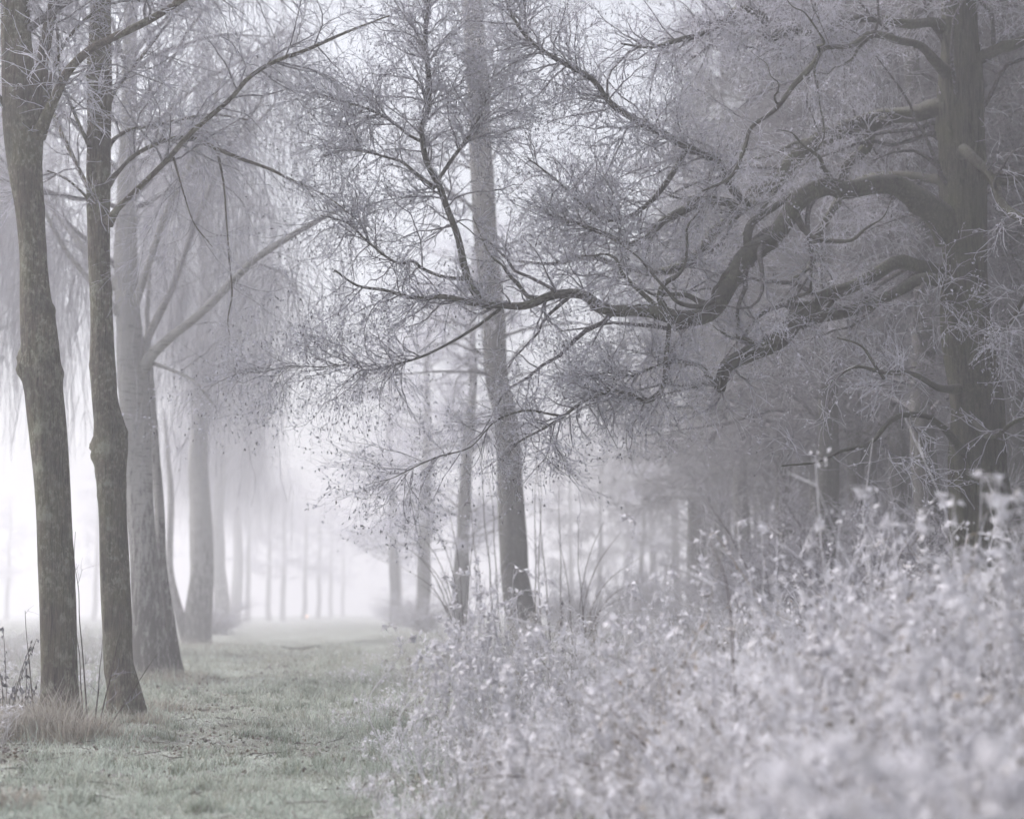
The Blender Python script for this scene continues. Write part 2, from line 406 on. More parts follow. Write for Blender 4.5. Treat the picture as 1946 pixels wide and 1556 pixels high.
B_trunk = [(238, 1368, 56), (233, 1300, 52), (228, 1279, 51), (223, 1179, 52), (219, 1079, 52), (214, 980, 51), (209, 890, 58), (209, 845, 64), (205, 805, 60), (199, 770, 53), (195, 700, 52), (193, 590, 43), (189, 500, 41), (187, 400, 42), (187, 320, 44), (188, 240, 43), (188, 150, 48), (191, 60, 40), (192, 0, 37), (194, -70, 34)]
B_limbs = [
    [(205, 425, 26, 20.7), (222, 398, 17, 20.6), (240, 380, 15, 20.5), (281, 341, 14, 20.3), (321, 301, 13, 20.2), (361, 255, 13, 20.0), (401, 220, 12, 19.9), (441, 185, 11, 19.8), (471, 150, 11, 19.7), (521, 118, 10, 19.6), (576, 98, 9, 19.5), (650, 65, 7, 19.3), (740, 30, 4, 19)],
    [(200, 355, 22, 20.8), (222, 330, 12, 20.9), (250, 300, 11, 21), (291, 276, 11, 21.1), (331, 263, 11, 21.2), (366, 263, 10, 21.2), (411, 283, 10, 21.2), (461, 303, 9, 21.1), (511, 321, 8, 21), (561, 346, 7, 20.8), (617, 371, 5, 20.7), (680, 420, 3, 20.5)],
    [(200, 285, 16, 20.8), (216, 266, 10, 21), (240, 250, 9, 21.2), (300, 238, 8, 21.5), (351, 226, 7, 21.7), (401, 218, 5, 22), (470, 228, 4, 22.3)],
    [(178, 372, 18, 20.8), (162, 345, 13, 21), (130, 280, 12, 21.3), (105, 225, 11, 21.6), (90, 165, 9, 21.9), (60, 90, 6, 22.2)],
    [(178, 290, 15, 20.8), (162, 262, 10, 20.6), (135, 200, 9, 20.4), (120, 165, 8, 20.2), (108, 50, 7, 20)],
    [(178, 390, 12, 20.8), (160, 370, 7, 20.6), (125, 340, 6, 20.4), (90, 325, 4, 20.2)],
    [(205, 200, 12, 20.8), (220, 172, 9, 21.2), (260, 120, 8, 21.5), (295, 75, 7, 21.7), (345, 10, 5, 22)],
    [(414, 292, 5, 21.1), (425, 350, 4.5, 21), (431, 426, 4.2, 20.9), (436, 501, 4, 20.8), (441, 561, 3.5, 20.8), (433, 611, 3, 20.8), (436, 637, 2.4, 20.8)],
    [(330, 300, 5, 20.2), (350, 370, 4, 20.1), (372, 430, 3.5, 20), (405, 470, 3, 20)]]
lime_tree('second tree from the left, slim brown-grey trunk with lichen, burl halfway up', YB, B_trunk, B_limbs,
          [(3.75, 0.1, .34, .2, .7), (3.98, 3.1, .2, .09, .4), (4.9, .2, .1, .1, .6), (5.9, 2.9, .1, .1, .5)], 8, 11000, (.4, .1, 0), .78)

# ------------------------------------------------------------------ birches
def strands(g, P, R, n, L, k=9, f=.55, r=.0026):
    N, kk, _ = P.shape
    i = rng.integers(0, N, n); a = rng.integers(kk // 4, kk, n)
    B = P[i, a]; ll = rng.uniform(*L, n); D = unit(rng.normal(size=(n, 3)) * np.array([1, 1, .2]))
    out = np.empty((n, k, 3)); out[:, 0] = B
    for q in range(1, k):
        w = q / (k - 1)
        d = unit(D * (1 - w) ** 2 * .9 + np.array([0, 0, -1.0]) * (.25 + w) + rng.normal(size=(n, 3)) * .17)
        out[:, q] = out[:, q - 1] + d * (ll / (k - 1))[:, None]
    keep = out[:, -1, 2] > B[:, 2].min() - 50
    ribbons(g, out, np.full((n, k), r) * np.linspace(1.25, .7, k)[None], f)
    return out
def birch(name, label, loc, stems, limbs, nst, Lst, seed, crown_h=14.0, spread=4.5, zmin=4.0, side=2600, fine=.0026):
    root = thing(name, label, 'birch tree', loc)
    loc = np.array(loc)
    for i, s in enumerate(stems):
        stem_geo(s, 20, 90, .07, .03, (), .3, seed + i).build('trunk' if i == 0 else 'second_trunk', M['birch_bark'], root)
    for i, q in enumerate(limbs):
        stem_geo(q, 8, 30, .08, 0, seed=seed + 20 + i).build('limb', M['birch_bark'], root)
    main = stems[0]
    Pt, Rt = resample([main[len(main) // 2:]], 24)
    P0, R0 = grow(Pt, Rt, 26, (spread * .7, spread * 1.3), (35, 70), 12, .10, .03, .5, .06, .12, .0, .95)
    g = Geo(); tubes(g, P0, R0, 5, .1)
    if limbs:
        Pl, Rl = resample(limbs, 12); P0, R0 = np.concatenate([P0, Pl]), np.concatenate([R0, Rl])
    P1, R1 = grow(P0, R0, 200, (.8, 2.4), (25, 60), 8, .14, -.08, .6, .014, .25, .2)
    tubes(g, P1, R1, 4, .25); g.build('branch', M['birch_twig'], root, kind='stuff')
    g = Geo()
    out = strands(g, np.concatenate([P1, P0[:, ::1][:, -8:]]), None, nst, Lst, 9, .5, fine)
    P3, R3 = grow(out, np.full(out.shape[:2], fine), side, (.2, .7), (15, 45), 4, .12, -.3, .9, fine * .85, .5); ribbons(g, P3, R3, .55)
    g.build('twigs', M['birch_twig'], root, kind='stuff')
    return root
xC = at(292, 1300, YC)[0]; zC = float(gz(xC, YC))
C1 = traced([(291, 1309, 66, YC), (288, 1250, 66, YC), (280, 1160, 62, YC), (274, 1079, 60, YC), (266, 960, 54, YC), (260, 860, 52, YC), (256, 780, 54, YC), (251, 690, 58, YC), (246, 620, 50, YC), (240, 520, 44, YC), (240, 400, 38, YC), (244, 250, 32, YC), (246, 100, 28, YC), (250, -100, 22, YC), (254, -300, 12, YC), (258, -440, 4, YC)])
C1[0, 2] = zC - .2
C2 = traced([(340, 1300, 30, YC + .5), (332, 1250, 24, YC + .5), (322, 1180, 20, YC + .5), (308, 1080, 18, YC + .6), (303, 980, 18, YC + .7), (297, 880, 17, YC + .8), (290, 780, 15, YC + .9), (284, 690, 13, YC + 1), (280, 600, 9, YC + 1.2), (286, 500, 5, YC + 1.4)])
C2[0, 2] = zC - .2
C_limbs = [traced(q) for q in [
    [(268, 712, 30, YC), (285, 680, 22, YC - .2), (320, 645, 18, YC - .4), (380, 596, 16, YC - .7), (436, 541, 15, YC - 1), (481, 496, 14, YC - 1.2), (541, 456, 12, YC - 1.5), (600, 421, 10, YC - 1.8), (660, 390, 6, YC - 2)],
    [(262, 690, 24, YC), (282, 640, 15, YC + .3), (301, 600, 14, YC + .5), (326, 551, 13, YC + .7), (351, 481, 12, YC + 1), (381, 401, 11, YC + 1.2), (416, 326, 10, YC + 1.5), (451, 276, 8, YC + 1.8), (520, 200, 6, YC + 2)],
    [(248, 600, 24, YC), (266, 551, 15, YC - .3), (291, 476, 14, YC - .6), (321, 391, 12, YC - .9), (346, 341, 11, YC - 1.1), (390, 250, 8, YC - 1.4), (420, 150, 6, YC - 1.6)],
    [(236, 560, 22, YC), (165, 481, 15, YC + .4), (135, 441, 13, YC + .6), (95, 391, 11, YC + .8), (40, 320, 8, YC + 1)],
    [(240, 610, 18, YC), (165, 526, 10, YC - .5), (125, 476, 9, YC - .8), (95, 421, 8, YC - 1.1), (50, 350, 5, YC - 1.5)],
    [(290, 690, 8, YC), (330, 705, 6, YC - .5), (370, 725, 5, YC - .8), (410, 775, 4, YC - 1)]]]
birch('weeping_birch', 'thick mossy birch with two joined stems, third tree from the left', (xC, YC, zC), [C1, C2], C_limbs, 2700, (1.0, 5.5), 40, spread=5.5, side=9000, fine=.0048)
# a plain weeping birch used for the rest of the row
def straight(loc, h, r, lean=(0, 0), seed=0, n=9):
    rr = np.random.default_rng(seed); t = np.linspace(0, 1, n); w = np.cumsum(rr.normal(0, .07, (n, 2)), 0) * (h / 14)
    return np.c_[loc[0] + w[:, 0] - w[0, 0] + lean[0] * t, loc[1] + w[:, 1] - w[0, 1] + lean[1] * t, loc[2] - .25 + (h + .25) * t, r * (1 - .85 * t) + .01]
def row_x(px, Y): return at(px, 1200, Y)[0]
xD, YD = row_x(376, 66.0), 66.0; zD = float(gz(xD, YD))
Dm = straight((xD, YD, zD), 21, .58, (.2, 0), 3)
Ds = np.array([[xD - .3, YD, zD - .2, .3], [xD - .75, YD - .2, zD + 1.2, .2], [xD - 1.15, YD - .4, zD + 3, .16], [xD - 1.2, YD - .5, zD + 6, .13], [xD - 1.6, YD - .6, zD + 10, .06]])
bD = birch('weeping_birch', 'broad birch with a low side stem at left, fourth tree of the row', (xD, YD, zD), [Dm, Ds], [], 3400, (1.2, 7), 60, spread=5.6, side=4000, fine=.0075)
xE, YE = row_x(424, 115.0), 115.0; zE = float(gz(xE, YE))
Em = straight((xE, YE, zE), 21, .62, (-.3, 0), 8)
bE = birch('weeping_birch', 'misty birch close behind the broad fourth tree of the row', (xE, YE, zE), [Em], [], 3200, (1.2, 7), 80, spread=5.4, side=3000, fine=.009)
copy_tree(bE, 'pale birch trunk in fog just left of the slim far trunks', (row_x(445, 165), 165, 0), 2.1, 1.12)

copy_tree(bE, 'weeping birch at the left edge, its strands hanging into the picture', (row_x(-70, 50), 50, 0), .7, .9)

# slim trees at the far end of the path
def slim_proto(name, label, cat, loc, h, r, crown0, nb, nt, seed, m, spread=2.6, droop=-.05, fine=.006, dk=0.0):
    root = thing(name, label, cat, loc); p = straight(loc, h, r, (.2, .1), seed)
    stem_geo(p, 12, 50, .06, 0, (), .3, seed).build('trunk', M[m], root)
    q = spline(p, 30); Pt, Rt = q[None, int(30 * crown0):, :3], q[None, int(30 * crown0):, 3]
    P0, R0 = grow(Pt, Rt, nb, (spread * .6, spread * 1.4), (45, 85), 9, .14, droop * .4, .45, .05, .15, 0, 1)
    g = Geo(); tubes(g, P0, R0, 4, .1); P1, R1 = grow(P0, R0, nb * 7, (.5, 1.6), (30, 70), 6, .18, droop, .6, .014, .3, .15)
    tubes(g, P1, R1, 3, .25); g.build('branch', M['twig'], root, kind='stuff')
    g = Geo(); P2, R2 = grow(P1, R1, nt, (.3, 1.0), (25, 65), 4, .2, droop, .8, fine * 1.2, .5); ribbons(g, P2, R2 + fine * .2, .62 - dk)
    P3, R3 = grow(P2, R2, int(nt * 1.2), (.15, .5), (25, 65), 3, .2, droop, .8, fine, .5); ribbons(g, P3, R3 + fine * .2, .7 - dk)
    g.build('twigs', M['twig'], root, kind='stuff')
    return root
far = [(471, 200, 'first slim grey trunk at the far end of the path, counted from the left'),
       (511, 215, 'second slim grey trunk at the far end of the path, from the left'),
       (536, 208, 'third slim grey trunk at the far end of the path, from the left'),
       (576, 222, 'fourth slim grey trunk at the far end of the path, beside the orange light'),
       (604, 230, 'fifth slim grey trunk at the far end, right of the orange light'),
       (629, 262, 'very faint trunk in the fog, next right of the fifth slim trunk'),
       (652, 280, 'faintest trunk at the bright path end, rightmost of the slim row')]
slim = None
for i, (px, Y, lb) in enumerate(far):
    x = row_x(px, Y); z = float(gz(x, Y))
    if slim is None: slim = slim_proto('slim_tree', lb, 'tree', (x, Y, z), 20, .40, .30, 44, 5000, 21, 'grey_bark', 4.2, -.12, .016); slim['group'] = 'slim trees at the far end of the path'
    else: copy_tree(slim, lb, (x, Y, z), i * 1.3, .92 + .05 * (i % 3), 'slim trees at the far end of the path')

for i, (px, Y, lb) in enumerate([(12, 240, 'faint ghostly tree out on the foggy field at the left edge'), (176, 205, 'faint ghostly tree in fog between the two nearest trunks'), (300, 250, 'palest far tree in fog between the birch stems')]):
    x = row_x(px, Y); copy_tree(slim, lb, (x, Y, float(gz(x, Y))), 2.2 + i * 1.9, .95, 'slim trees at the far end of the path')

# ------------------------------------------------------------------ gnarled spreading tree at the right (cones on its twigs)
YH = 22.0
rootH = tree_root('gnarled_tree', 'large dark gnarled tree at right with long arching limbs reaching left', 1862, YH)
H_trunk = [(1872, 1330, 120), (1872, 1200, 112), (1870, 1080, 106), (1866, 960, 102), (1858, 830, 98), (1852, 750, 93), (1840, 660, 92), (1834, 560, 90), (1832, 450, 84), (1830, 300, 80), (1827, 200, 80), (1826, 140, 76), (1823, 60, 66), (1822, 0, 64), (1820, -120, 56)]
pH = trunk_path(H_trunk, YH, rootH)
pH = np.vstack([pH, pH[-1] + [-.1, .3, 2.5, -.05], pH[-1] + [-.2, .5, 5.0, -.17]])
stem_geo(pH, 60, 200, .06, .075, [(3.1, 2.7, .2, .25, .6), (6.0, 1.7, .25, .2, .5), (8.6, .5, .15, .2, .5), (8.0, 2.9, .12, .2, .5)], .3, 91).build('trunk', M['oak_bark'], rootH)
HL = [
 [(1815, 440, 64, 22.0), (1790, 415, 44, 21.9), (1747, 380, 38, 21.7), (1707, 355, 36, 21.5), (1662, 347, 35, 21.3), (1607, 347, 34, 21.1), (1562, 358, 33, 20.9), (1527, 386, 32, 20.8), (1496, 421, 31, 20.6), (1461, 460, 30, 20.5), (1425, 500, 29, 20.3), (1390, 540, 28, 20.2), (1345, 580, 27, 20.1), (1300, 597, 26, 20.0), (1227, 584, 23, 19.9), (1151, 574, 20, 19.8), (1101, 566, 17, 19.8), (1051, 566, 16, 19.7), (991, 577, 13, 19.7), (951, 584, 11, 19.7), (900, 575, 10, 19.6), (850, 571, 8, 19.6), (800, 567, 7, 19.5), (730, 556, 5, 19.5), (680, 539, 4, 19.4), (640, 522, 3, 19.4)],
 [(1812, 215, 48, 22.0), (1785, 205, 34, 22.1), (1732, 207, 28, 22.3), (1672, 222, 26, 22.5), (1607, 246, 25, 22.6), (1547, 276, 24, 22.6), (1507, 303, 22, 22.6), (1471, 341, 20, 22.6), (1436, 371, 19, 22.6), (1406, 398, 17, 22.6), (1361, 441, 15, 22.6), (1316, 491, 14, 22.6), (1270, 520, 12, 22.6), (1190, 498, 9, 22.6), (1125, 486, 8, 22.6), (1060, 492, 6, 22.6), (980, 492, 4, 22.6)],
 [(1690, 225, 22, 22.4), (1660, 240, 19, 22.6), (1637, 276, 18, 22.9), (1612, 321, 17, 23.2), (1592, 381, 15, 23.5), (1567, 431, 13, 23.8), (1547, 466, 11, 24.0), (1535, 500, 8, 24.2), (1500, 540, 6, 24.4)],
 [(1825, 535, 44, 22.0), (1797, 521, 26, 21.9), (1747, 511, 23, 21.7), (1697, 511, 22, 21.5), (1657, 518, 21, 21.3), (1607, 542, 21, 21.2), (1567, 566, 21, 21.1), (1537, 591, 22, 21.0), (1512, 612, 25, 20.9), (1476, 641, 25, 20.8), (1426, 680, 23, 20.7), (1391, 715, 21, 20.6), (1370, 742, 18, 20.6)],
 [(1825, 560, 36, 22.0), (1790, 535, 20, 21.6), (1747, 541, 18, 21.4), (1697, 551, 18, 21.3), (1647, 571, 18, 21.2), (1597, 591, 17, 21.1), (1547, 609, 17, 21.0), (1517, 613, 16, 20.95)],
 [(1372, 742, 14, 20.6), (1357, 728, 10, 20.55), (1336, 705, 8.5, 20.5), (1310, 690, 8, 20.4), (1280, 688, 7, 20.3), (1250, 697, 6, 20.2), (1200, 712, 5, 20.1), (1150, 722, 4, 20.0), (1090, 720, 3, 19.9)],
 [(1812, 150, 40, 22.0), (1790, 130, 26, 21.8), (1747, 95, 20, 21.4), (1707, 76, 19, 21.0), (1657, 70, 18, 20.6), (1607, 84, 17, 20.3), (1567, 97, 16, 20.1), (1530, 130, 15, 20.0), (1505, 172, 14, 19.9), (1471, 215, 13, 19.8), (1435, 243, 12, 19.8), (1411, 283, 10, 19.7), (1380, 330, 7, 19.7), (1330, 360, 5, 19.6)],
 [(1812, 60, 30, 22.0), (1780, 45, 18, 21.9), (1722, 50, 15, 21.7), (1647, 40, 13, 21.5), (1577, 48, 12, 21.3), (1532, 66, 12, 21.1), (1496, 60, 12, 21.0), (1466, 60, 12, 20.9), (1446, 32, 12, 20.8), (1411, 22, 11, 20.7), (1376, 45, 10, 20.6), (1336, 70, 9, 20.5), (1296, 80, 8, 20.4), (1240, 92, 5, 20.3), (1180, 85, 3, 20.2)],
 [(1438, 372, 9, 22.5), (1425, 392, 8.5, 21.8), (1386, 346, 8.5, 21.2), (1360, 304, 8.5, 20.9), (1326, 296, 8.5, 20.7), (1296, 272, 8.5, 20.6), (1251, 250, 9.5, 20.5), (1201, 226, 9, 20.4), (1151, 190, 8, 20.3), (1116, 155, 7, 20.2), (1086, 130, 6.5, 20.2), (1031, 95, 5.5, 20.1), (1001, 60, 5, 20.1), (976, 25, 4, 20.0), (950, -30, 3, 20)],
 [(1835, 130, 34, 22.0), (1862, 112, 24, 21.9), (1897, 87, 21, 21.8), (1946, 65, 19, 21.6), (2010, 50, 16, 21.4), (2100, 10, 10, 21.2)],
 [(1826, 292, 26, 21.8), (1834, 287, 24, 21.2), (1852, 303, 21, 20.9), (1877, 341, 19, 20.6), (1907, 386, 17, 20.3), (1943, 431, 15, 20.0), (1990, 480, 11, 19.8), (2060, 520, 7, 19.6)],
 [(1850, 345, 30, 22.0), (1887, 342, 17, 22.1), (1917, 341, 16, 22.2), (1946, 328, 15, 22.3), (2010, 300, 12, 22.5), (2090, 290, 7, 22.6)],
 [(1815, 345, 28, 22.2), (1775, 341, 17, 22.8), (1722, 341, 15, 23.4), (1660, 332, 12, 24.0), (1600, 340, 9, 24.6), (1540, 330, 6, 25.0)],
 [(1276, 598, 14, 20.0), (1272, 620, 11, 20.0), (1264, 677, 10, 19.9), (1256, 727, 10, 19.9), (1244, 752, 10, 19.8), (1225, 757, 9, 19.8), (1201, 748, 8, 19.7), (1151, 752, 7, 19.6), (1110, 765, 6, 19.5), (1064, 795, 6, 19.4), (1029, 820, 5, 19.3), (990, 838, 3.5, 19.2), (960, 850, 2.5, 19.2)],
 [(951, 587, 7, 19.7), (901, 624, 6, 19.6), (850, 654, 5.5, 19.5), (790, 687, 4.6, 19.4), (750, 697, 4, 19.4), (700, 697, 3, 19.3), (650, 690, 2.6, 19.3), (600, 700, 2.2, 19.2), (551, 707, 2, 19.2), (501, 709, 1.6, 19.1), (451, 711, 1.3, 19.1), (395, 724, 1.1, 19.0)],
 [(1060, 790, 4, 19.4), (1000, 780, 3.6, 19.2), (939, 800, 3.2, 19), (889, 840, 2.8, 18.9), (835, 865, 2.5, 18.8), (775, 890, 2, 18.7), (740, 912, 1.6, 18.7), (705, 918, 1.2, 18.6)],
 [(930, 585, 13, 19.7), (905, 560, 12.5, 19.8), (884, 520, 12, 19.9), (865, 441, 12, 20.0), (846, 391, 12, 20.1), (828, 351, 11.5, 20.2), (815, 311, 11, 20.3), (801, 262, 10.5, 20.3), (801, 240, 10.5, 20.3), (810, 210, 10, 20.4), (812, 150, 9.5, 20.4), (810, 75, 9, 20.5), (811, 0, 8.5, 20.5), (815, -60, 7, 20.6)],
 [(830, 345, 8, 20.2), (860, 301, 7, 20.3), (893, 258, 6, 20.4), (920, 200, 5, 20.5), (945, 120, 3.5, 20.6)],
 [(806, 272, 7, 20.3), (785, 262, 6, 20.2), (730, 230, 5.5, 20.1), (680, 200, 5, 20.0), (650, 190, 4.5, 20.0), (600, 165, 3, 19.9)],
 [(828, 358, 8, 20.2), (785, 326, 7, 20.1), (770, 313, 6, 20.0), (725, 301, 5.5, 19.9), (665, 291, 5, 19.8), (610, 300, 3, 19.7)],
 [(884, 530, 8, 19.9), (850, 528, 7, 19.8), (800, 510, 6.5, 19.7), (786, 495, 6, 19.7), (750, 483, 5, 19.6), (700, 462, 4.5, 19.5), (650, 425, 4, 19.5), (600, 400, 2.5, 19.4)],
 [(1430, 385, 13, 22.5), (1405, 400, 12, 22.0), (1380, 382, 11, 21.5), (1330, 380, 10.5, 21.2), (1296, 392, 10, 21.0), (1260, 420, 9, 20.9), (1230, 445, 8, 20.8), (1200, 470, 7, 20.8), (1150, 450, 5, 20.7), (1100, 425, 4, 20.6), (1040, 410, 3, 20.5)],
 [(1310, 284, 7, 20.66), (1297, 300, 6.5, 20.75), (1272, 345, 6.5, 20.9), (1240, 385, 6, 21.1), (1200, 405, 5.5, 21.2), (1160, 412, 5, 21.2), (1110, 390, 4, 21.2), (1060, 340, 3, 21.1), (1010, 310, 2, 21)],
 [(1425, 505, 16, 20.4), (1420, 455, 13, 20.5), (1425, 425, 12, 20.7), (1460, 405, 11, 20.9), (1500, 380, 9, 21.2), (1560, 340, 7, 21.6)],
 [(1680, 720, 7, 19.3), (1660, 690, 6, 19.4), (1640, 655, 5, 19.5), (1600, 640, 4, 19.6)],
 [(1830, 860, 24, 21.8), (1790, 810, 11, 21.0), (1740, 780, 10, 20.4), (1700, 800, 9, 19.8), (1660, 835, 8, 19.4), (1600, 862, 7, 19.1), (1550, 885, 5, 18.9), (1490, 900, 3, 18.7)],
 [(1820, 740, 24, 21.8), (1780, 735, 12, 20.6), (1730, 700, 10, 19.8), (1680, 720, 8, 19.3), (1630, 700, 6, 19.0), (1570, 730, 4, 18.8)],
 [(1845, 700, 24, 21.8), (1880, 640, 12, 20.8), (1910, 610, 9, 20.2), (1950, 560, 7, 19.8), (2010, 540, 4, 19.5)],
 [(1850, 800, 20, 21.8), (1890, 830, 10, 20.9), (1930, 800, 8, 20.3), (1990, 790, 5, 20)],
]
hp = [traced(q) for q in HL]
for i, k in ((0, 1.15), (1, 1.2), (3, 1.2), (4, 1.2), (6, .72), (2, 1.2), (8, 1.6), (7, 1.25), (21, 1.6), (22, 1.6), (16, 1.15), (23, 1.3)): hp[i][:, 3] *= k
for i, q in enumerate(hp):
    q[2:, :3] += np.random.default_rng(200 + i).normal(0, .04, (len(q) - 2, 3))
    big = q[0, 3] > .1
    stem_geo(q, 20 if big else 8, 120 if big else 46, .13, .05 if big else 0, [(t_, a_, .28, .09, .5) for t_, a_ in np.random.default_rng(i).uniform((.6, 0), (5, 6.28), (7, 2))] if big else (), 0, 300 + i).build('limb', M['limb_bark'], rootH)
Pl, Rl = resample(hp, 30)
Pk, Rk = grow(Pl[[0, 1, 3, 6, 1, 0]], Rl[[0, 1, 3, 6, 1, 0]], 20, (1.1, 2.9), (25, 65), 9, .30, .04, .55, .045, .12, .22, .85, bias=(-.35, 0, .15))
for i in range(len(Pk)):
    q = np.c_[Pk[i], Rk[i]]; hp.append(q); stem_geo(q, 8, 44, .14, 0, (), 0, 500 + i).build('limb', M['limb_bark'], rootH)
Pl, Rl = resample(hp, 30)
Pt, Rt = resample([pH[8:]], 30)
# untraced limbs behind and above
P0, R0 = grow(np.concatenate([Pl[:13], Pt, Pt, Pt]), np.concatenate([Rl[:13], Rt, Rt, Rt]), 70, (1.6, 4.2), (35, 75), 12, .24, .0, .45, .045, .15, .05, .95, bias=(-.2, .45, .1))
tot = np.concatenate([np.array([spline(np.c_[p, r[:, None]], 30) for p, r in zip(P0, R0)]), np.concatenate([Pl, Rl[..., None]], -1)])
g = Geo(); tubes(g, P0, R0, 6, .02)
thick = [len(P0) + i for i in (0, 1, 3, 4)]; rest = [i for i in range(len(tot)) if i not in thick]
tr = np.maximum(tot[..., 3], .004)
Pa, Ra = grow(tot[rest][..., :3], tr[rest], 470, (.6, 1.9), (30, 75), 8, .24, -.01, .5, .016, .25, .30)
Pb, Rb = grow(tot[thick][..., :3], tr[thick], 60, (.6, 1.6), (30, 75), 8, .24, -.01, .5, .016, .25, .62)
P1, R1 = np.concatenate([Pa, Pb]), np.concatenate([Ra, Rb])
lft = [i for i, q in enumerate(HL) if q[-1][0] < 1250 and i not in (0, 1)]
Pq, Rq = grow(Pl[lft], Rl[lft], 560, (.5, 1.7), (25, 75), 8, .26, -.01, .6, .013, .25, .25)
P1, R1 = np.concatenate([P1, Pq]), np.concatenate([R1, Rq])
tubes(g, P1, R1 + .001, 4, .25); g.build('branch', M['twig'], rootH, kind='stuff')
g = Geo()
P2, R2 = grow(P1, R1, 8000, (.35, .95), (25, 70), 5, .26, -.03, .65, .0085, .45, .08); tubes(g, P2, R2 + .001, 3, .62)
P3, R3 = grow(P2, R2, 27000, (.18, .55), (25, 70), 5, .2, -.03, .8, .0050, .5, .05); ribbons(g, P3, R3 + .0006, .80)
P4, R4 = grow(P3, R3, 10000, (.035, .10), (30, 80), 2, .3, 0, .9, .0042, .5, .1); ribbons(g, P4, R4 + .0006, .95)
g.build('twigs', M['twig'], rootH, kind='stuff')
# wide top of the crown, unseen above the picture, added to shade the fog
g = Geo(); top = pH[-8:]; Pt2, Rt2 = resample([top], 20)
P0, R0 = grow(Pt2, Rt2, 34, (3.0, 6.0), (50, 85), 12, .16, .0, .5, .06, .15, .05, .95)
P0[..., 2] = 11.5 + np.abs(P0[..., 2] - 11.5) * .6; P0[..., 2] = np.minimum(P0[..., 2], 16.6)
tubes(g, P0, R0, 5, .05); P1, R1 = grow(P0, R0, 300, (.7, 2.2), (30, 75), 6, .25, .02, .5, .016, .3, .1); P1[..., 2] = np.clip(P1[..., 2], 11.0, 17.2); tubes(g, P1, R1 + .002, 3, .2)
P2, R2 = grow(P1, R1, 3000, (.3, 1.0), (25, 70), 3, .25, 0, .8, .012, .5); P2[..., 2] = np.clip(P2[..., 2], 11.0, 17.6); ribbons(g, P2, R2 + .004, .45)
g.build('crown', M['twig'], rootH, kind='stuff')
g = Geo()
def hang(P, n):
    i = rng.integers(0, len(P), n); return P[i, -1] + rng.normal(0, .003, (n, 3))
c = hang(P3, 14000); N = len(c)
cones(g, c, np.array([0, 0, -1.0]) + rng.normal(0, .45, (N, 3)), rng.uniform(.026, .060, N), rng.uniform(.013, .024, N), np.clip(rng.normal(.34, .28, N), 0, 1))
g.build('cones', M['cone'], rootH, kind='stuff')
# withered rimed leaves in clusters along the twigs
g = Geo(); i = np.repeat(rng.integers(0, len(P3), 11000), 3); a = rng.integers(1, P3.shape[1], len(i)); c = P3[i, a] + rng.normal(0, .012, (len(i), 3)); L = rng.uniform(.022, .055, len(i))
leaves(g, c, rng.normal(0, .7, (len(i), 3)) + [0, 0, -.5], L, L * rng.uniform(.35, .65, len(i)), np.clip(rng.normal(.80, .26, len(i)), 0, 1.1), 0, .35)
g.build('leaves', M['cone'], rootH, kind='stuff')

# ------------------------------------------------------------------ middle tree by the path's right edge, and stems beyond it
YM = 43.0
rootM = tree_root('roadside_tree', 'straight grey trunk in the middle, thin saplings crowding its foot', 1004, YM)
M_trunk = [(1012, 1255, 78), (1004, 1215, 66), (986, 1150, 58), (979, 1105, 55), (975, 1030, 54), (970, 930, 50), (964, 830, 46), (955, 770, 44), (949, 750, 43), (938, 600, 43), (923, 450, 44), (915, 300, 44), (907, 150, 44), (898, 0, 42), (890, -150, 40)]
pM = trunk_path(M_trunk, YM, rootM); pM = np.vstack([pM, pM[-1] + [-.2, .1, 3, -.12], pM[-1] + [-.3, .1, 6.5, -.24]])
stem_geo(pM, 24, 130, .05, .03, (), .3, 17).build('trunk', M['grey_bark'], rootM)
Pt, Rt = resample([pM[8:]], 40)
P0, R0 = grow(Pt, Rt, 40, (1.8, 4.6), (45, 85), 10, .16, -.01, .4, .05, .15, 0, 1)
g = Geo(); tubes(g, P0, R0, 5, .05)
P1, R1 = grow(P0, R0, 330, (.6, 1.8), (30, 70), 7, .2, -.02, .55, .014, .3, .12); tubes(g, P1, R1, 4, .2); g.build('branch', M['twig'], rootM, kind='stuff')
g = Geo(); P2, R2 = grow(P1, R1, 2000, (.3, .9), (25, 65), 5, .22, -.03, .7, .007, .45); tubes(g, P2, R2 + .001, 3, .65)
P3, R3 = grow(P2, R2, 7000, (.12, .45), (25, 65), 3, .25, -.03, .8, .0075, .5); ribbons(g, P3, R3 + .001, .92); g.build('twigs', M['twig'], rootM, kind='stuff')

grp = 'misty trees along the right side of the path'
xG = at(872, 1150, 68)[0]
gt = slim_proto('misty_tree', 'leaning blurred grey trunk just left of the middle trunk', 'tree', (xG, 68, float(gz(xG, 68))), 18, .38, .22, 60, 5200, 31, 'grey_bark', 4.2, -.10, .009, -.2)
gt['group'] = grp
for i, (px, Y, lb, sc) in enumerate([(800, 92, 'dim drooping tree overhanging the right side of the path', 1.2),
        (752, 118, 'pale tree arching over the bright far end of the path, from the right', 1.25), (762, 215, 'palest tree on the right of the far path, its crown over the light', 1.0),
        (1215, 105, 'faint tree with low spreading branches between the middle trunk and the wood', .62)]):
    x = at(px, 1180, Y)[0]; copy_tree(gt, lb, (x, Y, float(gz(x, Y))), 1.1 + i * 1.7, sc, grp)

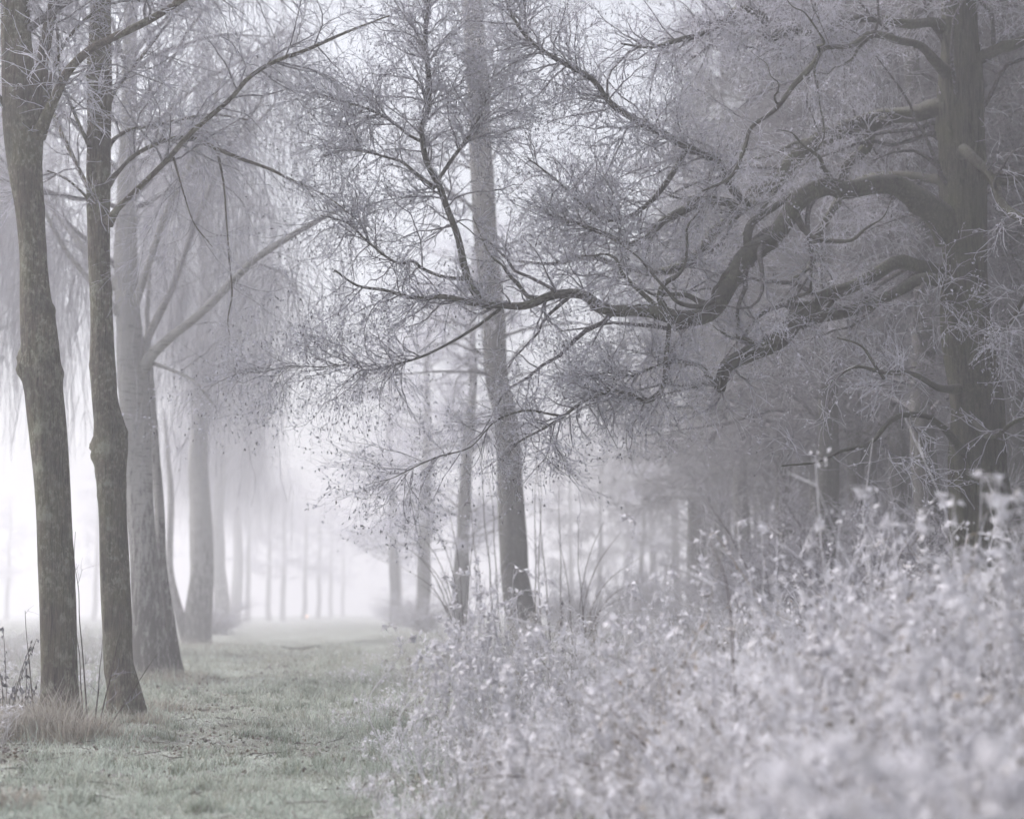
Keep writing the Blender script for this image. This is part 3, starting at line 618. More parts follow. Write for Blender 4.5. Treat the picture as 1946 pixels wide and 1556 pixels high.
# ------------------------------------------------------------------ dark wood behind the gnarled tree
grp = 'straight trunks of the wood behind the gnarled tree'
wood = [(1318, 66, 1.1, -.03), (1372, 62, 1.1, 0), (1415, 52, 1.1, .01), (1085, 150, 1.2, 0), (1135, 132, 1.1, .03), (1190, 142, 1.2, -.02), (1245, 120, 1.15, -.04), (1290, 105, 1.15, .03), (1492, 40, 1.0, 0), (1524, 52, .9, 0), (1562, 42, 1.0, 0), (1602, 48, 1.05, .01), (1640, 37, .9, -.01), (1668, 56, 1, 0), (1702, 42, .95, .01),
        (1757, 27, 1.0, 0), (1735, 50, 1.0, 0), (1790, 45, 1.1, 0), (1890, 33, .9, 0), (1918, 38, .95, -.01), (1942, 30, 1, .01), (1965, 44, 1, 0), (1450, 60, 1, 0), (1490, 66, 1.05, 0), (1580, 60, 1.1, 0), (1850, 52, 1.1, 0), (1620, 70, 1.1, 0), (1700, 64, 1.1, 0), (1770, 70, 1.1, 0), (1960, 58, 1.1, 0), (2010, 36, 1.1, 0), (2030, 27, 1.05, 0), (2010, 50, 1.1, 0), (1572, 33, 1.0, 0), (1712, 34, 1.0, .01), (1655, 38, 1.0, 0)]
order = sorted(range(len(wood)), key=lambda i: wood[i][0]); ordn = ['first', 'second', 'third', 'fourth', 'fifth', 'sixth', 'seventh', 'eighth', 'ninth', 'tenth', 'eleventh', 'twelfth', 'thirteenth', 'fourteenth', 'fifteenth', 'sixteenth', 'seventeenth', 'eighteenth', 'nineteenth', 'twentieth', 'twenty-first', 'twenty-second', 'twenty-third', 'twenty-fourth', 'twenty-fifth', 'twenty-sixth', 'twenty-seventh', 'twenty-eighth', 'twenty-ninth', 'thirtieth', 'thirty-first', 'thirty-second', 'thirty-third', 'thirty-fourth', 'thirty-fifth', 'thirty-sixth', 'thirty-seventh', 'thirty-eighth', 'thirty-ninth', 'fortieth', 'forty-first', 'forty-second']
wt = None
protos = []
for k, i in enumerate(order):
    px, Y, sc, ln = wood[i]; x = at(px, 1100, Y)[0]; z = float(gz(x, Y))
    lb = f'{ordn[k]} trunk from the left in the dim wood behind the gnarled tree'
    if len(protos) < 2:
        o = slim_proto('wood_tree', lb, 'tree', (x, Y, z), 19.5, .27, .24, 60, 9000, 51 + k, 'grey_bark', 3.6, -.03, .0095, .42); o['group'] = grp; protos.append(o)
    else:
        o = copy_tree(protos[k % 2], lb, (x, Y, z), k * 2.3, sc, grp)
    o.rotation_euler[1] = ln
for k, (x, Y, lb) in enumerate([(8.8, 9.0, 'unseen tree added beyond the right edge to shade the fog, nearest, overhanging the white plumes'), (11.6, 13.0, 'unseen tree added beyond the right edge to shade the fog, second nearest, standing behind the nearest one'), (10.6, 16.5, 'unseen tree added beyond the right edge to shade the fog, just in front of the gnarled trunk'), (13.0, 20.5, 'unseen tree added beyond the right edge to shade the fog, level with the gnarled trunk')]):
    copy_tree(protos[k % 2], lb, (x, Y, float(gz(x, Y))), 1.0 + k * 1.7, 1.12, grp)  # out-of-view copies, added so their crowns shade the fog at right

grp = 'bare thickets on the floor of the wood'
def thicket(label, loc, seed):
    root = thing('bare_thicket', label, 'shrub', loc, grp); rr = np.random.default_rng(seed); L = []
    for i in range(9):
        a, s_, h = rr.uniform(0, 6.28), rr.uniform(.3, 1.5), rr.uniform(1.4, 3.2); b = np.array(loc)
        L.append(np.array([[*b, .022], [*(b + [math.cos(a) * s_ * .4, math.sin(a) * s_ * .4, h * .6]), .014], [*(b + [math.cos(a) * s_, math.sin(a) * s_, h]), .005]]))
        stem_geo(L[-1], 5, 14, .06, 0, seed=seed + i).build('stem', M['cane'], root)
    P, R = resample(L, 14); g = Geo(); P1, R1 = grow(P, R, 260, (.4, 1.4), (25, 75), 6, .22, .0, .7, .010, .4, .05); tubes(g, P1, R1 + .001, 3, .25)
    P2, R2 = grow(P1, R1, 2200, (.15, .6), (25, 70), 4, .25, .0, .8, .008, .5); ribbons(g, P2, R2 + .001, .5); g.build('twigs', M['twig'], root, kind='stuff')
    return root
thk = [(1470, 33), (1545, 27), (1610, 34), (1660, 25), (1720, 30), (1775, 36), (1820, 27), (1905, 26), (1955, 31), (1560, 40), (1690, 42), (1640, 50), (1500, 50), (1400, 44), (1930, 42)]
thk += [(1120, 60), (1180, 70), (1250, 62), (1310, 54), (1370, 58), (1060, 80)]
thk.sort(); th0 = None
for k, (px, Y) in enumerate(thk):
    x = at(px, 1100, Y)[0]; z = float(gz(x, Y)); lb = f'{ordn[k]} bare twiggy thicket from the left on the floor of the wood'
    if th0 is None: th0 = thicket(lb, (x, Y, z), 2000)
    else: copy_tree(th0, lb, (x, Y, z), k * 1.9, (1.1 + .2 * (k % 3), 1.1 + .2 * (k % 3), .8 + .2 * (k % 4)), grp)
for k, (px, Y, sc, lb) in enumerate([(812, 84, 1.3, 'nearest misty thicket on the right verge, left of the leaning blurred trunk'), (790, 108, 1.6, 'misty thicket on the right verge below the drooping tree'), (765, 130, 1.7, 'paler thicket on the right verge farther up the path'), (750, 165, 1.6, 'very pale thicket on the right verge near the path end'), (735, 200, 1.6, 'palest thicket closing the path end on the right'),
        (405, 88, 1.3, 'pale low thicket at the foot of the misty birches'), (432, 125, 1.5, 'faint low thicket left of the first slim far trunk')]):
    x = at(px, 1180, Y)[0]; copy_tree(th0, lb, (x, Y, float(gz(x, Y)) - .1), k * 2.2, (sc * 1.2, sc * 1.2, sc * .55), 'misty thickets beside the path')
g = Geo(); n = 190; Y = rng.uniform(62, 120, n); X = (rng.uniform(1310, 2300, n) - 973) * Y / FPX; k = 6; t = np.linspace(0, 1, k)
P = np.stack([X[:, None] + rng.normal(0, .3, (n, 1)) * t, Y[:, None] + 0 * t, gz(X, Y)[:, None] + rng.uniform(11, 15, (n, 1)) * t], -1); R = rng.uniform(.12, .26, n)[:, None] * (1 - .8 * t)[None]
tubes(g, P, R, 6, 0.0); P1, R1 = grow(P, R, 3000, (1.2, 3.2), (45, 90), 5, .2, -.03, .5, .04, .3, .12, 1); ribbons(g, P1, R1 + .004, .2)
P2, R2 = grow(P1, R1, 16000, (.5, 1.6), (25, 70), 3, .2, 0, .8, .02, .5); P2[..., 2] = np.clip(P2[..., 2], .2, 16.5); ribbons(g, P2, R2 + .008, .4)
o = g.build('far_wood', M['twig'], kind='stuff'); tag(o, 'far mass of dim trunks and twigs deep in the wood at right', 'wood')

# ------------------------------------------------------------------ saplings, suckers and shrubs
def sapling(label, base, tip, r, nside, group, seed, name='sapling', cat='sapling', m='cane', f=.25, side=(.25, .8), nt=4):
    base = np.array([base[0], base[1], float(gz(base[0], base[1])) - .05]); tip = np.array(tip)
    root = thing(name, label, cat, tuple(base), group); rr = np.random.default_rng(seed)
    t = np.linspace(0, 1, 8)[:, None]; p = base + (tip - base) * t + np.c_[rr.normal(0, .02, (8, 2)) * np.linalg.norm(tip - base) * .4, np.zeros(8)] * t
    q = np.c_[p, r * (1 - .75 * t[:, 0])]
    stem_geo(q, 6, 24, .05, 0, seed=seed).build('stem', M[m], root)
    if nside:
        P, R = resample([q], 16); g = Geo(); P1, R1 = grow(P, R, nside, side, (25, 55), 6, .12, .06, .6, r * .5, .35, .2, 1); tubes(g, P1, R1 + .0008, 3, f + .2)
        P2, R2 = grow(P1, R1, nside * nt, (.1, .35), (25, 60), 4, .15, .02, .8, r * .3, .5); tubes(g, P2, R2 + .0008, 3, f + .3)
        g.build('twigs', M['twig'], root, kind='stuff')
    return root
grp = 'thin stems growing round the foot of the middle trunk'
sap = [(944, 1190, 910, 800, 34.5, 'thin leaning stem farthest left of those beside the middle trunk'), (955, 1190, 925, 850, 35, 'thin stem leaning left, close beside the middle trunk'), (1020, 1190, 1018, 830, 34.5, 'thin upright stem just right of the middle trunk'),
       (1026, 1195, 1023, 880, 34, 'second thin upright stem right of the middle trunk'), (1048, 1190, 1020, 860, 35, 'slanting bare stem crossing behind the thin upright stems at right'), (1072, 1190, 1058, 930, 34, 'short bare stem standing free right of the middle trunk'),
       (930, 1180, 880, 860, 36.5, 'bent bare stem left of the middle trunk, leaning over the path side'), (1115, 1200, 1095, 990, 31, 'slim bare stem farthest right of the middle trunk')]
for i, (bx, by, tx, ty, Y, lb) in enumerate(sap):
    b = at(bx, by, Y); sapling(lb, b[:2], at(tx, ty, Y), .016, 14, grp, 400 + i)
# fan-shaped bare shrub left of the middle trunk
def fan_shrub(label, px, Y, tips, seed):
    b = at(px, 1180, Y); b[2] = gz(b[0], b[1]); root = thing('bare_shrub', label, 'shrub', tuple(b)); L = []
    for (tx, ty) in tips:
        e = at(tx, ty, Y + rng.uniform(-.7, .7)); mid = b * .45 + e * .55 + np.array([0, 0, .22 * np.linalg.norm(e - b)])
        q = np.array([[*b, .012], [*mid, .008], [*e, .003]]); L.append(q); stem_geo(q, 5, 20, .05, 0, seed=seed).build('stem', M['cane'], root)
    P, R = resample(L, 14); g = Geo(); P1, R1 = grow(P, R, 16 * len(L), (.2, .8), (15, 45), 5, .12, .04, .7, .005, .4, .25); tubes(g, P1, R1 + .0006, 3, .5); g.build('twigs', M['twig'], root, kind='stuff')
fan_shrub('bare fan-shaped shrub arching over the path, left of the middle trunk', 885, 33, [(735, 1015), (760, 1075), (770, 985), (800, 1110), (820, 990), (850, 960), (780, 1040), (905, 985)], 600)
fan_shrub('low shrub of arching bare rods right of the middle trunk', 1090, 33, [(1180, 1010), (1215, 1060), (1240, 1100), (1150, 985), (1060, 1020), (1200, 1130)], 640)
# suckers between the two near trees
grp = 'upright shoots between the two nearest trees'
for i, (bx, by, tx, ty, Y, lb) in enumerate([(168, 1395, 140, 1010, 18.0, 'tallest thin shoot beside the nearest trunk'), (160, 1395, 146, 1180, 17.8, 'thin shoot hugging the right side of the nearest trunk'), (178, 1395, 195, 1215, 18.1, 'straight shoot midway between the two nearest trees'),
        (184, 1400, 240, 1150, 18.2, 'shoot slanting right across the second trunk'), (190, 1405, 300, 1240, 17.6, 'frosted shoot slanting low in front of the second trunk'), (72, 1330, 46, 1160, 17.5, 'short bare shoot left of the nearest trunk')]):
    b = at(bx, by, Y); sapling(lb, b[:2], at(tx, ty, Y), .011, 3, grp, 700 + i, 'shoot', 'shoot', side=(.1, .3), nt=2, f=.1)

# ------------------------------------------------------------------ undergrowth
def weeds(g, X, Y, H, leafn, lean=.35, rbase=.004, white=.70, fluff=0.0, leafl=(.018, .055), Z=None):
    """stalks with rimed, half-curled dead leaves"""
    n = len(X); k = 5; B = np.stack([X, Y, gz(X, Y) - .02 if Z is None else Z], 1); out = np.empty((n, k, 3)); out[:, 0] = B
    D = unit(np.c_[rng.normal(0, lean, (n, 2)), np.ones(n)]); curl = rng.normal(0, .16, (n, 3)); curl[:, 2] = rng.normal(-.09, .07, n)
    for q in range(1, k):
        out[:, q] = out[:, q - 1] + D * (H / (k - 1))[:, None]; D = unit(D + curl * (.4 + .35 * q) + rng.normal(0, .09, (n, 3)))
    gg = rng.uniform(0, 1, n) ** 2
    fr = np.clip(rng.normal(white, .16, n) + .34 * pn(X, Y, 4.5, 17), 0, 1)
    sc = rbase * rng.uniform(.6, 1.3, n) * np.clip(H, .35, 2) ** .5
    tubes(g, out, sc[:, None] * np.linspace(1.1, .5, k)[None], 3, fr[:, None] * np.linspace(.6, 1.1, k)[None], gg)
    m = int(n * leafn); i = rng.integers(0, n, m); t = rng.uniform(.12, 1, m) ** .8 * (k - 1); a = np.clip(t.astype(int), 0, k - 2); fr_ = (t - a)[:, None]
    C = out[i, a] * (1 - fr_) + out[i, a + 1] * fr_; hs_ = np.clip(H[i], .4, 1.6)
    dr = rng.normal(size=(m, 3)); dr[:, 2] -= .15
    lf = np.clip(fr[i] + rng.normal(0.02, .24, m) + .25 * (t / (k - 1) - .5), 0, 1.1)
    dk = rng.random(m) < .2; lf[dk] = rng.uniform(0, .15, dk.sum())
    L = rng.uniform(*leafl, m) * hs_
    leaves(g, C, dr, L, L * rng.uniform(.18, .5, m), lf, gg[i], .3)
    # rimed seed heads
    m = int(n * .22); i = np.repeat(rng.choice(n, max(1, m), replace=False), 9); C = out[i, -1] + rng.normal(0, .022, (len(i), 3)) * np.clip(H[i], .4, 1.5)[:, None]
    L = rng.uniform(.018, .052, len(i)); leaves(g, C, rng.normal(size=(len(i), 3)), L, L * .6, np.clip(rng.normal(1.0, .12, len(i)), 0, 1.1), gg[i], .4)
    # side sprigs
    m = int(n * leafn * 1.0); i = rng.integers(0, n, m); t = rng.uniform(.2, 1, m) * (k - 1); a = np.clip(t.astype(int), 0, k - 2); fr_ = (t - a)[:, None]
    C = out[i, a] * (1 - fr_) + out[i, a + 1] * fr_; d = unit(rng.normal(size=(m, 3)) + [0, 0, .4]); l_ = (rng.uniform(.04, .24, m) * np.clip(H[i], .4, 1.3))[:, None]
    P = np.stack([C, C + d * l_ + rng.normal(0, .02, (m, 3))], 1)
    ribbons(g, P, np.full((m, 2), rbase * .55) * np.linspace(1, .6, 2)[None], np.clip(fr[i] + .12, 0, 1), gg[i])
    return out
def scatter(n, y0, y1, u0, u1, px0=-80, px1=2030, py=1.0):
    """random spots on the ground seen by the camera between two depths, denser when near"""
    Y = y0 * (y1 / y0) ** rng.random(n); X = ((px0 + (px1 - px0) * rng.random(n)) - 973) * Y / FPX
    u = lat(X, Y) - edge(Y); k = (u > u0) & (u < u1); return X[k], Y[k], u[k]
g = Geo()
def clumps(nc, per, y0, y1, u0, u1, sp):
    X, Y, u = scatter(nc, y0, y1, u0, u1); i = np.repeat(np.arange(len(X)), rng.integers(per // 2, per * 3 // 2, len(X)))
    cf = np.clip(rng.normal(.70, .30, len(X)), .05, 1.0)[i]; ch = rng.uniform(.62, 1.12, len(X))[i]
    X2 = X[i] + rng.normal(0, 1, len(i)) * sp * np.clip(Y[i] / 9, .7, 2); Y2 = Y[i] + rng.normal(0, 1, len(i)) * sp * np.clip(Y[i] / 9, .7, 2)
    return X2, Y2, lat(X2, Y2) - edge(Y2), cf, ch
X, Y, u, cf, ch = clumps(430, 13, 4.6, 12, -.2, 9, .085)
def weed_h(X, Y, u):
    far = np.clip((Y - 4.5) / 4.5, 0, 1)
    return np.clip(.22 + (.50 + .50 * far) * np.clip(u / 1.6, 0, 1) + far * .25 * np.clip(X - .45, 0, 3.2) + .20 * pn(X, Y, 2.1, 3) + .16 * pn(X, Y, 6.0, 8), .14, 1.9)
H = weed_h(X, Y, u) * ch * rng.uniform(.6, 1.1, len(X))
weeds(g, X, Y, H, 10, .26, white=cf, leafl=(.02, .075))
k = rng.random(len(X)) < .30; weeds(g, X[k], Y[k], H[k] * 1.28, 3, .36, .0055, .95, leafl=(.012, .035))
X, Y, u, cf, ch = clumps(880, 11, 12, 44, -.3, 18, .10)
H = np.clip(.20 + 1.05 * np.clip(u / 2.4, 0, 1) + .05 * np.clip(u - 3, 0, 10) + .30 * pn(X, Y, .9, 3), .12, 1.6) * ch * rng.uniform(.55, 1.15, len(X))
weeds(g, X, Y, H, 7, .30, white=cf)
X, Y, u, cf, ch = clumps(150, 9, 2.7, 4.8, .25, 5, .07)
H = np.clip(.55 + .3 * np.clip(X - .2, 0, 1), .2, .95) * rng.uniform(.6, 1.1, len(X))
weeds(g, X, Y, H, 10, .3, white=cf + .28, leafl=(.02, .07))
o = g.build('undergrowth', M['weed'], kind='stuff'); tag(o, 'dense frost-covered weeds filling the bank right of the path', 'undergrowth')
g = Geo()
Y = np.r_[rng.uniform(14, 24, 900), rng.uniform(15, 60, 2200)]; X = (np.r_[rng.uniform(-60, 240, 900), rng.uniform(-120, 330, 2200)] - 973) * Y / FPX; k = lat(X, Y) < -2.75; X, Y = X[k], Y[k]
H = np.clip(.42 + .35 * pn(X, Y, 1.1, 9) + .2 * np.clip(-3.4 - lat(X, Y), 0, 1.5), .15, 1.2)
weeds(g, X, Y, H, 7, .3, .0045, .55)
o = g.build('undergrowth', M['weed'], kind='stuff'); tag(o, 'low frosted weeds on the field side behind the left tree row', 'undergrowth')

# individual frosted plants standing out of the bank
def plant(label, px, py_tip, Y, n, hs_, seed, group, kind='plume', name='frosted_weed'):
    tip = at(px, py_tip, Y); x, y = tip[0], tip[1]; z0 = float(gz(x, y)); h = tip[2] - z0
    root = thing(name, label, 'weed', (x, y, z0), group); rr = np.random.default_rng(seed); L = []; fl = Geo(); lv = Geo()
    for i in range(n):
        hh = h * (1 if i == 0 else rr.uniform(.55, .95)); dx, dy = rr.normal(0, hs_, 2) if i else (0, 0)
        bx, by = x + dx * .8 + rr.normal(0, .12), y + dy * .6
        p = np.array([[bx, by, z0 - .05, .006], [bx + dx * .3, by + dy * .3, z0 + hh * .45, .0052], [x + dx * .7, y + dy * .7, z0 + hh * .85, .004], [x + dx * .8 - .0, y + dy, z0 + hh, .0028], [x + dx + .05 * rr.normal(), y + dy + .05, z0 + hh * rr.uniform(.97, 1.01), .002]])
        L.append(p); s = stem_geo(p, 5, 18, .06, 0, seed=seed + i)
        s.A = [np.full(len(v), .75) for v in s.V]; s.build('stem', M['weed'], root)
    P, R = resample(L, 20)
    m = 48 * n; i = rng.integers(0, n, m); a = np.clip(rng.normal(16 if kind == 'plume' else 12, 4.0, m).astype(int), 4, 19); C = P[i, a] + rng.normal(0, .008, (m, 3))
    d = rng.normal(size=(m, 3)) + [0, 0, -.2]; L_ = rng.uniform(.022, .065, m); leaves(fl, C, d, L_, L_ * rng.uniform(.4, .8, m), np.clip(rng.normal(.95, .15, m), 0, 1.2), rng.random(m), .4)
    P1 = np.stack([C, C + unit(d) * .03, C + unit(d) * .055 + rng.normal(0, .01, (m, 3))], 1); tubes(fl, P1, np.full((m, 3), .0018), 3, .95)
    fl.build('seed_heads' if kind == 'plume' else 'leaves', M['weed'], root, kind='stuff')
    return root
grp = 'frosted weeds standing out of the bank'
PL = [('tall white frosted bush of seed stalks in front of the middle trunk', 905, 1060, 13.5, 30, .36), ('frosted weed right of the white bush, its fluffy head before the middle trunk', 1040, 1150, 13.0, 16, .3),
      ('pale blurred seed head below the middle trunk', 965, 1270, 9.5, 4, .12), ('frosted stalk with one bright blurred head right of the trunk foot', 1150, 1180, 9.0, 3, .10), ('low frosted weed with fluffy white head near the path edge', 900, 1160, 12.0, 18, .28),
      ('slender white stalk with a nodding tip rising alone into the fog', 1199, 985, 12.0, 2, .05), ('drooping frosted stalk just right of the lone white one', 1335, 1010, 11.5, 2, .08), ('frosted stalk bent right below the dim wood', 1405, 990, 11.0, 3, .10),
      ('frosted stalk with hooked tip left of the gnarled trunk', 1450, 1005, 10.5, 3, .10), ('tall thin frosted stalk leaning left before the wood', 1545, 1000, 9.5, 3, .10), ('long arching frosted spray reaching up at left of the gnarled trunk', 1650, 925, 9.0, 4, .14),
      ('thick frosted plume just left of the gnarled trunk foot', 1755, 975, 8.0, 5, .14), ('tall frosted plume in front of the gnarled trunk', 1805, 945, 8.0, 4, .10), ('tallest white plume before the gnarled trunk, right side', 1886, 905, 7.5, 4, .08), ('frosted plume at the right frame edge', 1935, 965, 7.5, 5, .12),
      ('frosted clump low in front of the wood, centre right', 1270, 1090, 11.5, 6, .2), ('frosted clump below the slender white stalk', 1190, 1120, 12.0, 6, .2), ('big frosted clump at mid right', 1600, 1080, 8.8, 9, .22), ('blurred frosted clump in the right foreground', 1830, 1150, 5.6, 9, .16), ('brightest blurred white clump at the bottom right', 1640, 1405, 3.6, 12, .10), ('blurred white clump at the bottom edge, left of the brightest', 1480, 1470, 3.8, 8, .08), ('blurred clump at the lower right corner', 1890, 1400, 3.7, 10, .12)]
for i, (lb, px, py, Y, n, hs_) in enumerate(PL): plant(lb, px, py, Y, n, hs_, 800 + 20 * i, grp)
def leafy(label, px, py, Y, n, seed):
    tip = at(px, py, Y); x, y = tip[:2]; z0 = float(gz(x, y)); h = tip[2] - z0; root = thing('leafy_weed', label, 'weed', (x, y, z0), 'dark-leaved dead weeds'); rr = np.random.default_rng(seed); L = []
    for i in range(n):
        dx, dy = rr.normal(0, .14, 2); hh = h * rr.uniform(.7, 1)
        L.append(np.array([[x, y, z0 - .05, .006], [x + dx * .5, y + dy * .5, z0 + hh * .6, .005], [x + dx, y + dy, z0 + hh, .003]])); stem_geo(L[-1], 5, 14, .05, 0, seed=seed + i).build('stem', M['cane'], root)
    P, R = resample(L, 14); m = 16 * n; i = rng.integers(0, n, m); a = rng.integers(3, 14, m); g = Geo(); ll = rng.uniform(.05, .10, m)
    leaves(g, P[i, a], rng.normal(0, .45, (m, 3)) + [0, 0, -1], ll, ll * .42, np.clip(rng.normal(.12, .12, m), 0, 1), 0, .4); g.build('leaves', M['cone'], root, kind='stuff')
leafy('dead weed with dark hanging leaves at the left edge', 22, 1185, 18.6, 4, 1300)
leafy('dark-leaved dead weed beside the nearest trunk, left', 52, 1265, 18.0, 4, 1320)
leafy('dead weed with dark leaves right of the middle trunk', 1056, 1120, 24.0, 3, 1340)
leafy('dark-leaved weed low at the left edge', 10, 1290, 18.2, 5, 1360)

# ------------------------------------------------------------------ grass, tussocks, litter
def blades(g, X, Y, H, Wd, f0, f1, gv, lean=.5):
    n = len(X); B = np.stack([X, Y, gz(X, Y) - .01], 1); th = rng.uniform(0, 6.28, n); s = np.c_[np.cos(th), np.sin(th), np.zeros(n)] * (Wd * .5)[:, None]
    d = np.c_[rng.normal(0, lean, (n, 2)), np.ones(n)] ; d = unit(d); m1 = B + d * (H * .55)[:, None]; d2 = unit(d + np.c_[rng.normal(0, lean, (n, 2)), np.full(n, -.35)]); tp = m1 + d2 * (H * .5)[:, None]
    V = np.stack([B - s, B + s, m1 - s * .8, m1 + s * .8, tp], 1); b = np.arange(n)[:, None] * 5
    F = np.concatenate([b + [0, 1, 3], b + [0, 3, 2], b + [2, 3, 4]])
    fa = np.stack([f0, f0, .6 * f0 + .4 * f1, .6 * f0 + .4 * f1, f1], 1)
    g.add(V, F, fa, np.repeat(gv, 5))
g = Geo()
n = 95000; Y = 8.6 * (62 / 8.6) ** rng.random(n); X = (rng.uniform(-140, 1150, n) - 973) * Y / FPX; u = lat(X, Y)
bare = .8 * pn(X, Y, 1.5, 12) + .5 * pn(X, Y, 5.5, 3)
k = (u > -4.5) & (u - edge(Y) < .8) & (bare + .35 * np.exp(-((Y - 16.5) / 3.5) ** 2) < .25 + .30 * rng.random(n)); X, Y, u, bare = X[k], Y[k], u[k], bare[k]; n = len(X)
near = np.clip(Y / 12, 1, 4)
H = (.05 + .075 * rng.random(n)) * (1 + .5 * np.clip(pn(X, Y, 1.3, 20), -.5, 1)) * np.where(np.abs(u + .2) < 1.2, .8, 1.2) * near ** .4 * np.where(pn(X, Y, 5.0, 33) > .35, 2.0, 1) * (1 + .6 * np.clip(pn(X, Y, 8.0, 2), -.6, 1))
fr = np.clip(.60 + .18 * np.clip((14 - Y) / 3, 0, 1) + .26 * pn(X, Y, .9, 25) + .2 * pn(X, Y, 3.1, 15) + rng.normal(0, .18, n), .0, 1)
blades(g, X, Y, H, .0055 * near * rng.uniform(.7, 1.3, n), fr * .45, np.clip(fr + .22, 0, 1), np.clip(rng.normal(.34 + .45 * pn(X, Y, 1.5, 30) + .02 * (Y - 12), .25, n), 0, 1), .55)
nt = 110; ty = 9 * (34 / 9) ** rng.random(nt); tx = (rng.uniform(-60, 800, nt) - 973) * ty / FPX; k = (lat(tx, ty) > -3.2) & (lat(tx, ty) - edge(ty) < .3); i = np.repeat(np.where(k)[0], 70)
X, Y = tx[i] + rng.normal(0, .07, len(i)), ty[i] + rng.normal(0, .07, len(i)); n = len(i)
blades(g, X, Y, rng.uniform(.09, .2, n), .006 * np.clip(Y / 12, 1, 3), np.clip(rng.normal(.12, .1, n), 0, 1), np.clip(rng.normal(.6, .25, n), 0, 1), np.clip(rng.normal(.25, .25, n), 0, 1), .45)
o = g.build('path_grass', M['grass'], smooth=False, kind='stuff'); tag(o, 'short frosted green grass covering the path', 'grass')
def tussock(label, px, py, Y, n, H, spread, seed):
    b = at(px, py, Y); x, y = b[:2]; z = float(gz(x, y)); root = thing('grass_tussock', label, 'grass tuft', (x, y, z), 'dry grass tussocks'); g = Geo()
    X, Y_ = x + rng.normal(0, spread, n), y + rng.normal(0, spread * .6, n); blades(g, X, Y_, H * rng.uniform(.45, 1.15, n), np.full(n, .008), np.clip(rng.normal(.02, .08, n), 0, 1), np.clip(rng.normal(.48, .22, n), 0, 1), rng.random(n), .42)
    g.build('blades', M['straw'], root, smooth=False, kind='stuff')
tussock('brown dry grass tussock at the foot of the nearest trunk, left side', 60, 1420, 17.0, 900, .50, .20, 0)
tussock('brown dry grass tussock between the two nearest trees', 160, 1430, 16.7, 900, .42, .19, 0)
tussock('tall dry grass standing before the nearest trunk', 100, 1400, 17.2, 300, .75, .14, 0)
tussock('reddish dry grass tuft in the bottom left corner', 10, 1530, 11.2, 500, .20, .16, 0)
tussock('small dry grass tuft at the foot of the second trunk', 268, 1380, 19.5, 320, .22, .22, 0)
tussock('pale dry grass tuft right of the second trunk', 300, 1350, 21.5, 300, .28, .25, 0)
tussock('thin dry grass at the foot of the broad fourth tree', 385, 1250, 57.0, 260, .5, .7, 0)
tussock('pale grass tuft at the foot of the double birch', 320, 1315, 30.5, 420, .40, .45, 0)
tussock('pale dry grass tuft left of the nearest trunk', 20, 1360, 18.0, 420, .50, .3, 0)
g = Geo(); n = 20000; Y = 8.6 * (55 / 8.6) ** rng.random(n); X = (rng.uniform(-140, 1300, n) - 973) * Y / FPX; u = lat(X, Y)
bare = .8 * pn(X, Y, 1.5, 12) + .5 * pn(X, Y, 5.5, 3); k = (u > -4.5) & (u - edge(Y) < 2) & (bare + .55 * np.exp(-((Y - 16.5) / 3.5) ** 2) > .05 + .6 * rng.random(n)); X, Y = X[k], Y[k]; n = len(X)
ll = rng.uniform(.02, .06, n) * np.clip(Y / 16, 1, 2); leaves(g, np.stack([X, Y, gz(X, Y) + .012 + .02 * rng.random(n)], 1), np.c_[rng.normal(size=(n, 2)), rng.normal(.1, .25, n)], ll, ll * .7, np.clip(rng.normal(.30, .25, n), 0, 1), rng.random(n), .3)
n = 260; Y = 9 * (40 / 9) ** rng.random(n); X = (rng.uniform(-100, 1000, n) - 973) * Y / FPX; k = (lat(X, Y) > -3.5) & (lat(X, Y) - edge(Y) < .6); X, Y = X[k], Y[k]; n = len(X); a = rng.uniform(0, 6.28, n); ls = rng.uniform(.08, .4, n)
tubes(g, np.stack([np.stack([X + np.cos(a) * ls * t, Y + np.sin(a) * ls * t, gz(X, Y) + .02 + .03 * t + rng.normal(0, .006, n)], 1) for t in (0, .5, 1)], 1), np.full((n, 3), .005), 3, .15)
o = g.build('leaf_litter', M['litter'], smooth=False, kind='stuff'); tag(o, 'dark frosted fallen leaves scattered in bare patches of the path', 'leaf litter')

# fallen branch across the far path, arching canes in the foreground, orange light
def cane(name, label, cat, pts, m='cane', group=None):
    q = traced(pts); root = thing(name, label, cat, tuple(q[0, :3]), group); stem_geo(q, 6, 30, .08, 0, seed=7).build('stem', M[m], root)
    return root
cane('fallen_branch', 'thin crooked fallen branch lying across the far path', 'branch', [(535, 1228, 3, 56), (560, 1232, 4, 56), (585, 1230, 6, 56), (605, 1227, 6, 56), (622, 1236, 5, 56), (650, 1236, 3, 56)], 'limb_bark')
grp = 'long canes arching low across the foreground weeds'
cane('fallen_cane', 'dark bent cane lying low across the bottom centre weeds', 'cane', [(985, 1432, 2.5, 9.4), (1040, 1436, 3, 9.2), (1100, 1446, 3.4, 9), (1160, 1462, 3.4, 8.8), (1215, 1490, 3.2, 8.6)], group=grp)
cane('fallen_cane', 'lower thin dark cane beneath the bent one, bottom centre', 'cane', [(900, 1478, 2, 9.6), (980, 1474, 2.5, 9.4), (1060, 1488, 2.6, 9.2), (1130, 1498, 2.6, 9.0)], group=grp)
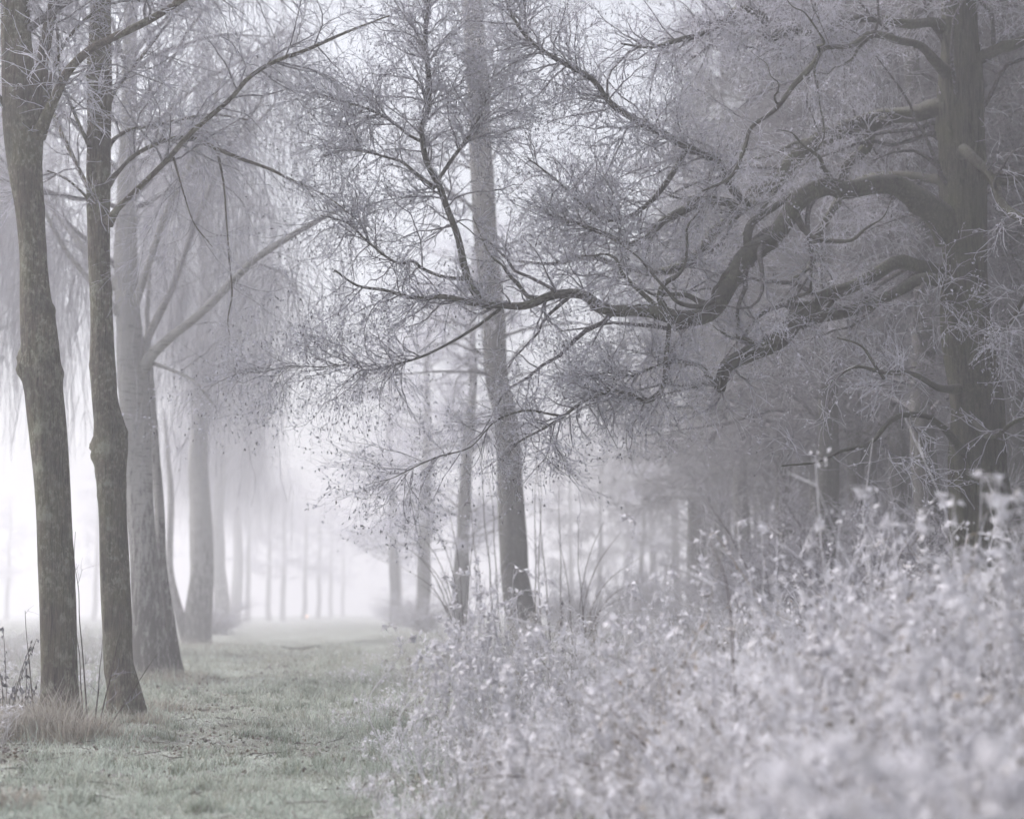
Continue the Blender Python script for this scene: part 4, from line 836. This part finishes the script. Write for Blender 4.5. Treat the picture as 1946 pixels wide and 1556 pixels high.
cane('fallen_cane', 'pale straight stalk slanting down at lower centre right', 'cane', [(1150, 1335, 4, 9.6), (1190, 1378, 5, 9.3), (1232, 1422, 6, 9.0)], group=grp)
cane('dead_stem', 'thin dark upright stem standing in the weeds at right of centre', 'dead stem', [(1402, 1370, 3.4, 9.0), (1394, 1270, 3.4, 9.1), (1389, 1180, 3, 9.2), (1376, 1090, 2.4, 9.3), (1350, 1030, 1.6, 9.4)])
b = at(583, 1187, 200); zb = float(gz(b[0], b[1]))
root = thing('path_lamp', 'tiny orange light glowing in the fog at the far end of the path', 'lamp', (b[0], b[1], zb))
hz_ = max(.5, b[2] - zb)
stem_geo(np.array([[b[0], b[1], zb - .1, .06], [b[0], b[1], zb + hz_ * .5, .05], [b[0], b[1], zb + hz_ - .16, .05]]), 8, 6, 0).build('post', M['metal'], root)
th = np.linspace(0, math.pi, 8); q = np.array([[b[0], b[1], zb + hz_ - .17 * math.cos(t), max(.004, .17 * math.sin(t))] for t in th])
stem_geo(q, 12, 14, 0).build('lamp_globe', M['lamp'], root)

# ------------------------------------------------------------------ fog
bm = Geo(); x0, x1, y0, y1, z0, z1 = -260, 260, -30, 560, -1.6, 25.0
V = [(x, y, z) for z in (z0, z1) for y in (y0, y1) for x in (x0, x1)]
bm.add(V, [[0, 2, 3, 1], [4, 5, 7, 6], [0, 1, 5, 4], [2, 6, 7, 3], [0, 4, 6, 2], [1, 3, 7, 5]])
m = bpy.data.materials.new('fog'); m.use_nodes = True; nn, ll = m.node_tree.nodes, m.node_tree.links; nn.clear()
pv = nn.new('ShaderNodeVolumePrincipled'); pv.inputs['Density'].default_value = .0060; pv.inputs['Color'].default_value = (.95, .938, .99, 1); pv.inputs['Anisotropy'].default_value = .3
out = nn.new('ShaderNodeOutputMaterial'); ll.new(pv.outputs[0], out.inputs['Volume'])
try: m.cycles.homogeneous_volume = True
except Exception: pass
o = bm.build('haze', m, smooth=False, kind='stuff'); tag(o, 'pale winter fog filling the whole wood and path', 'fog')
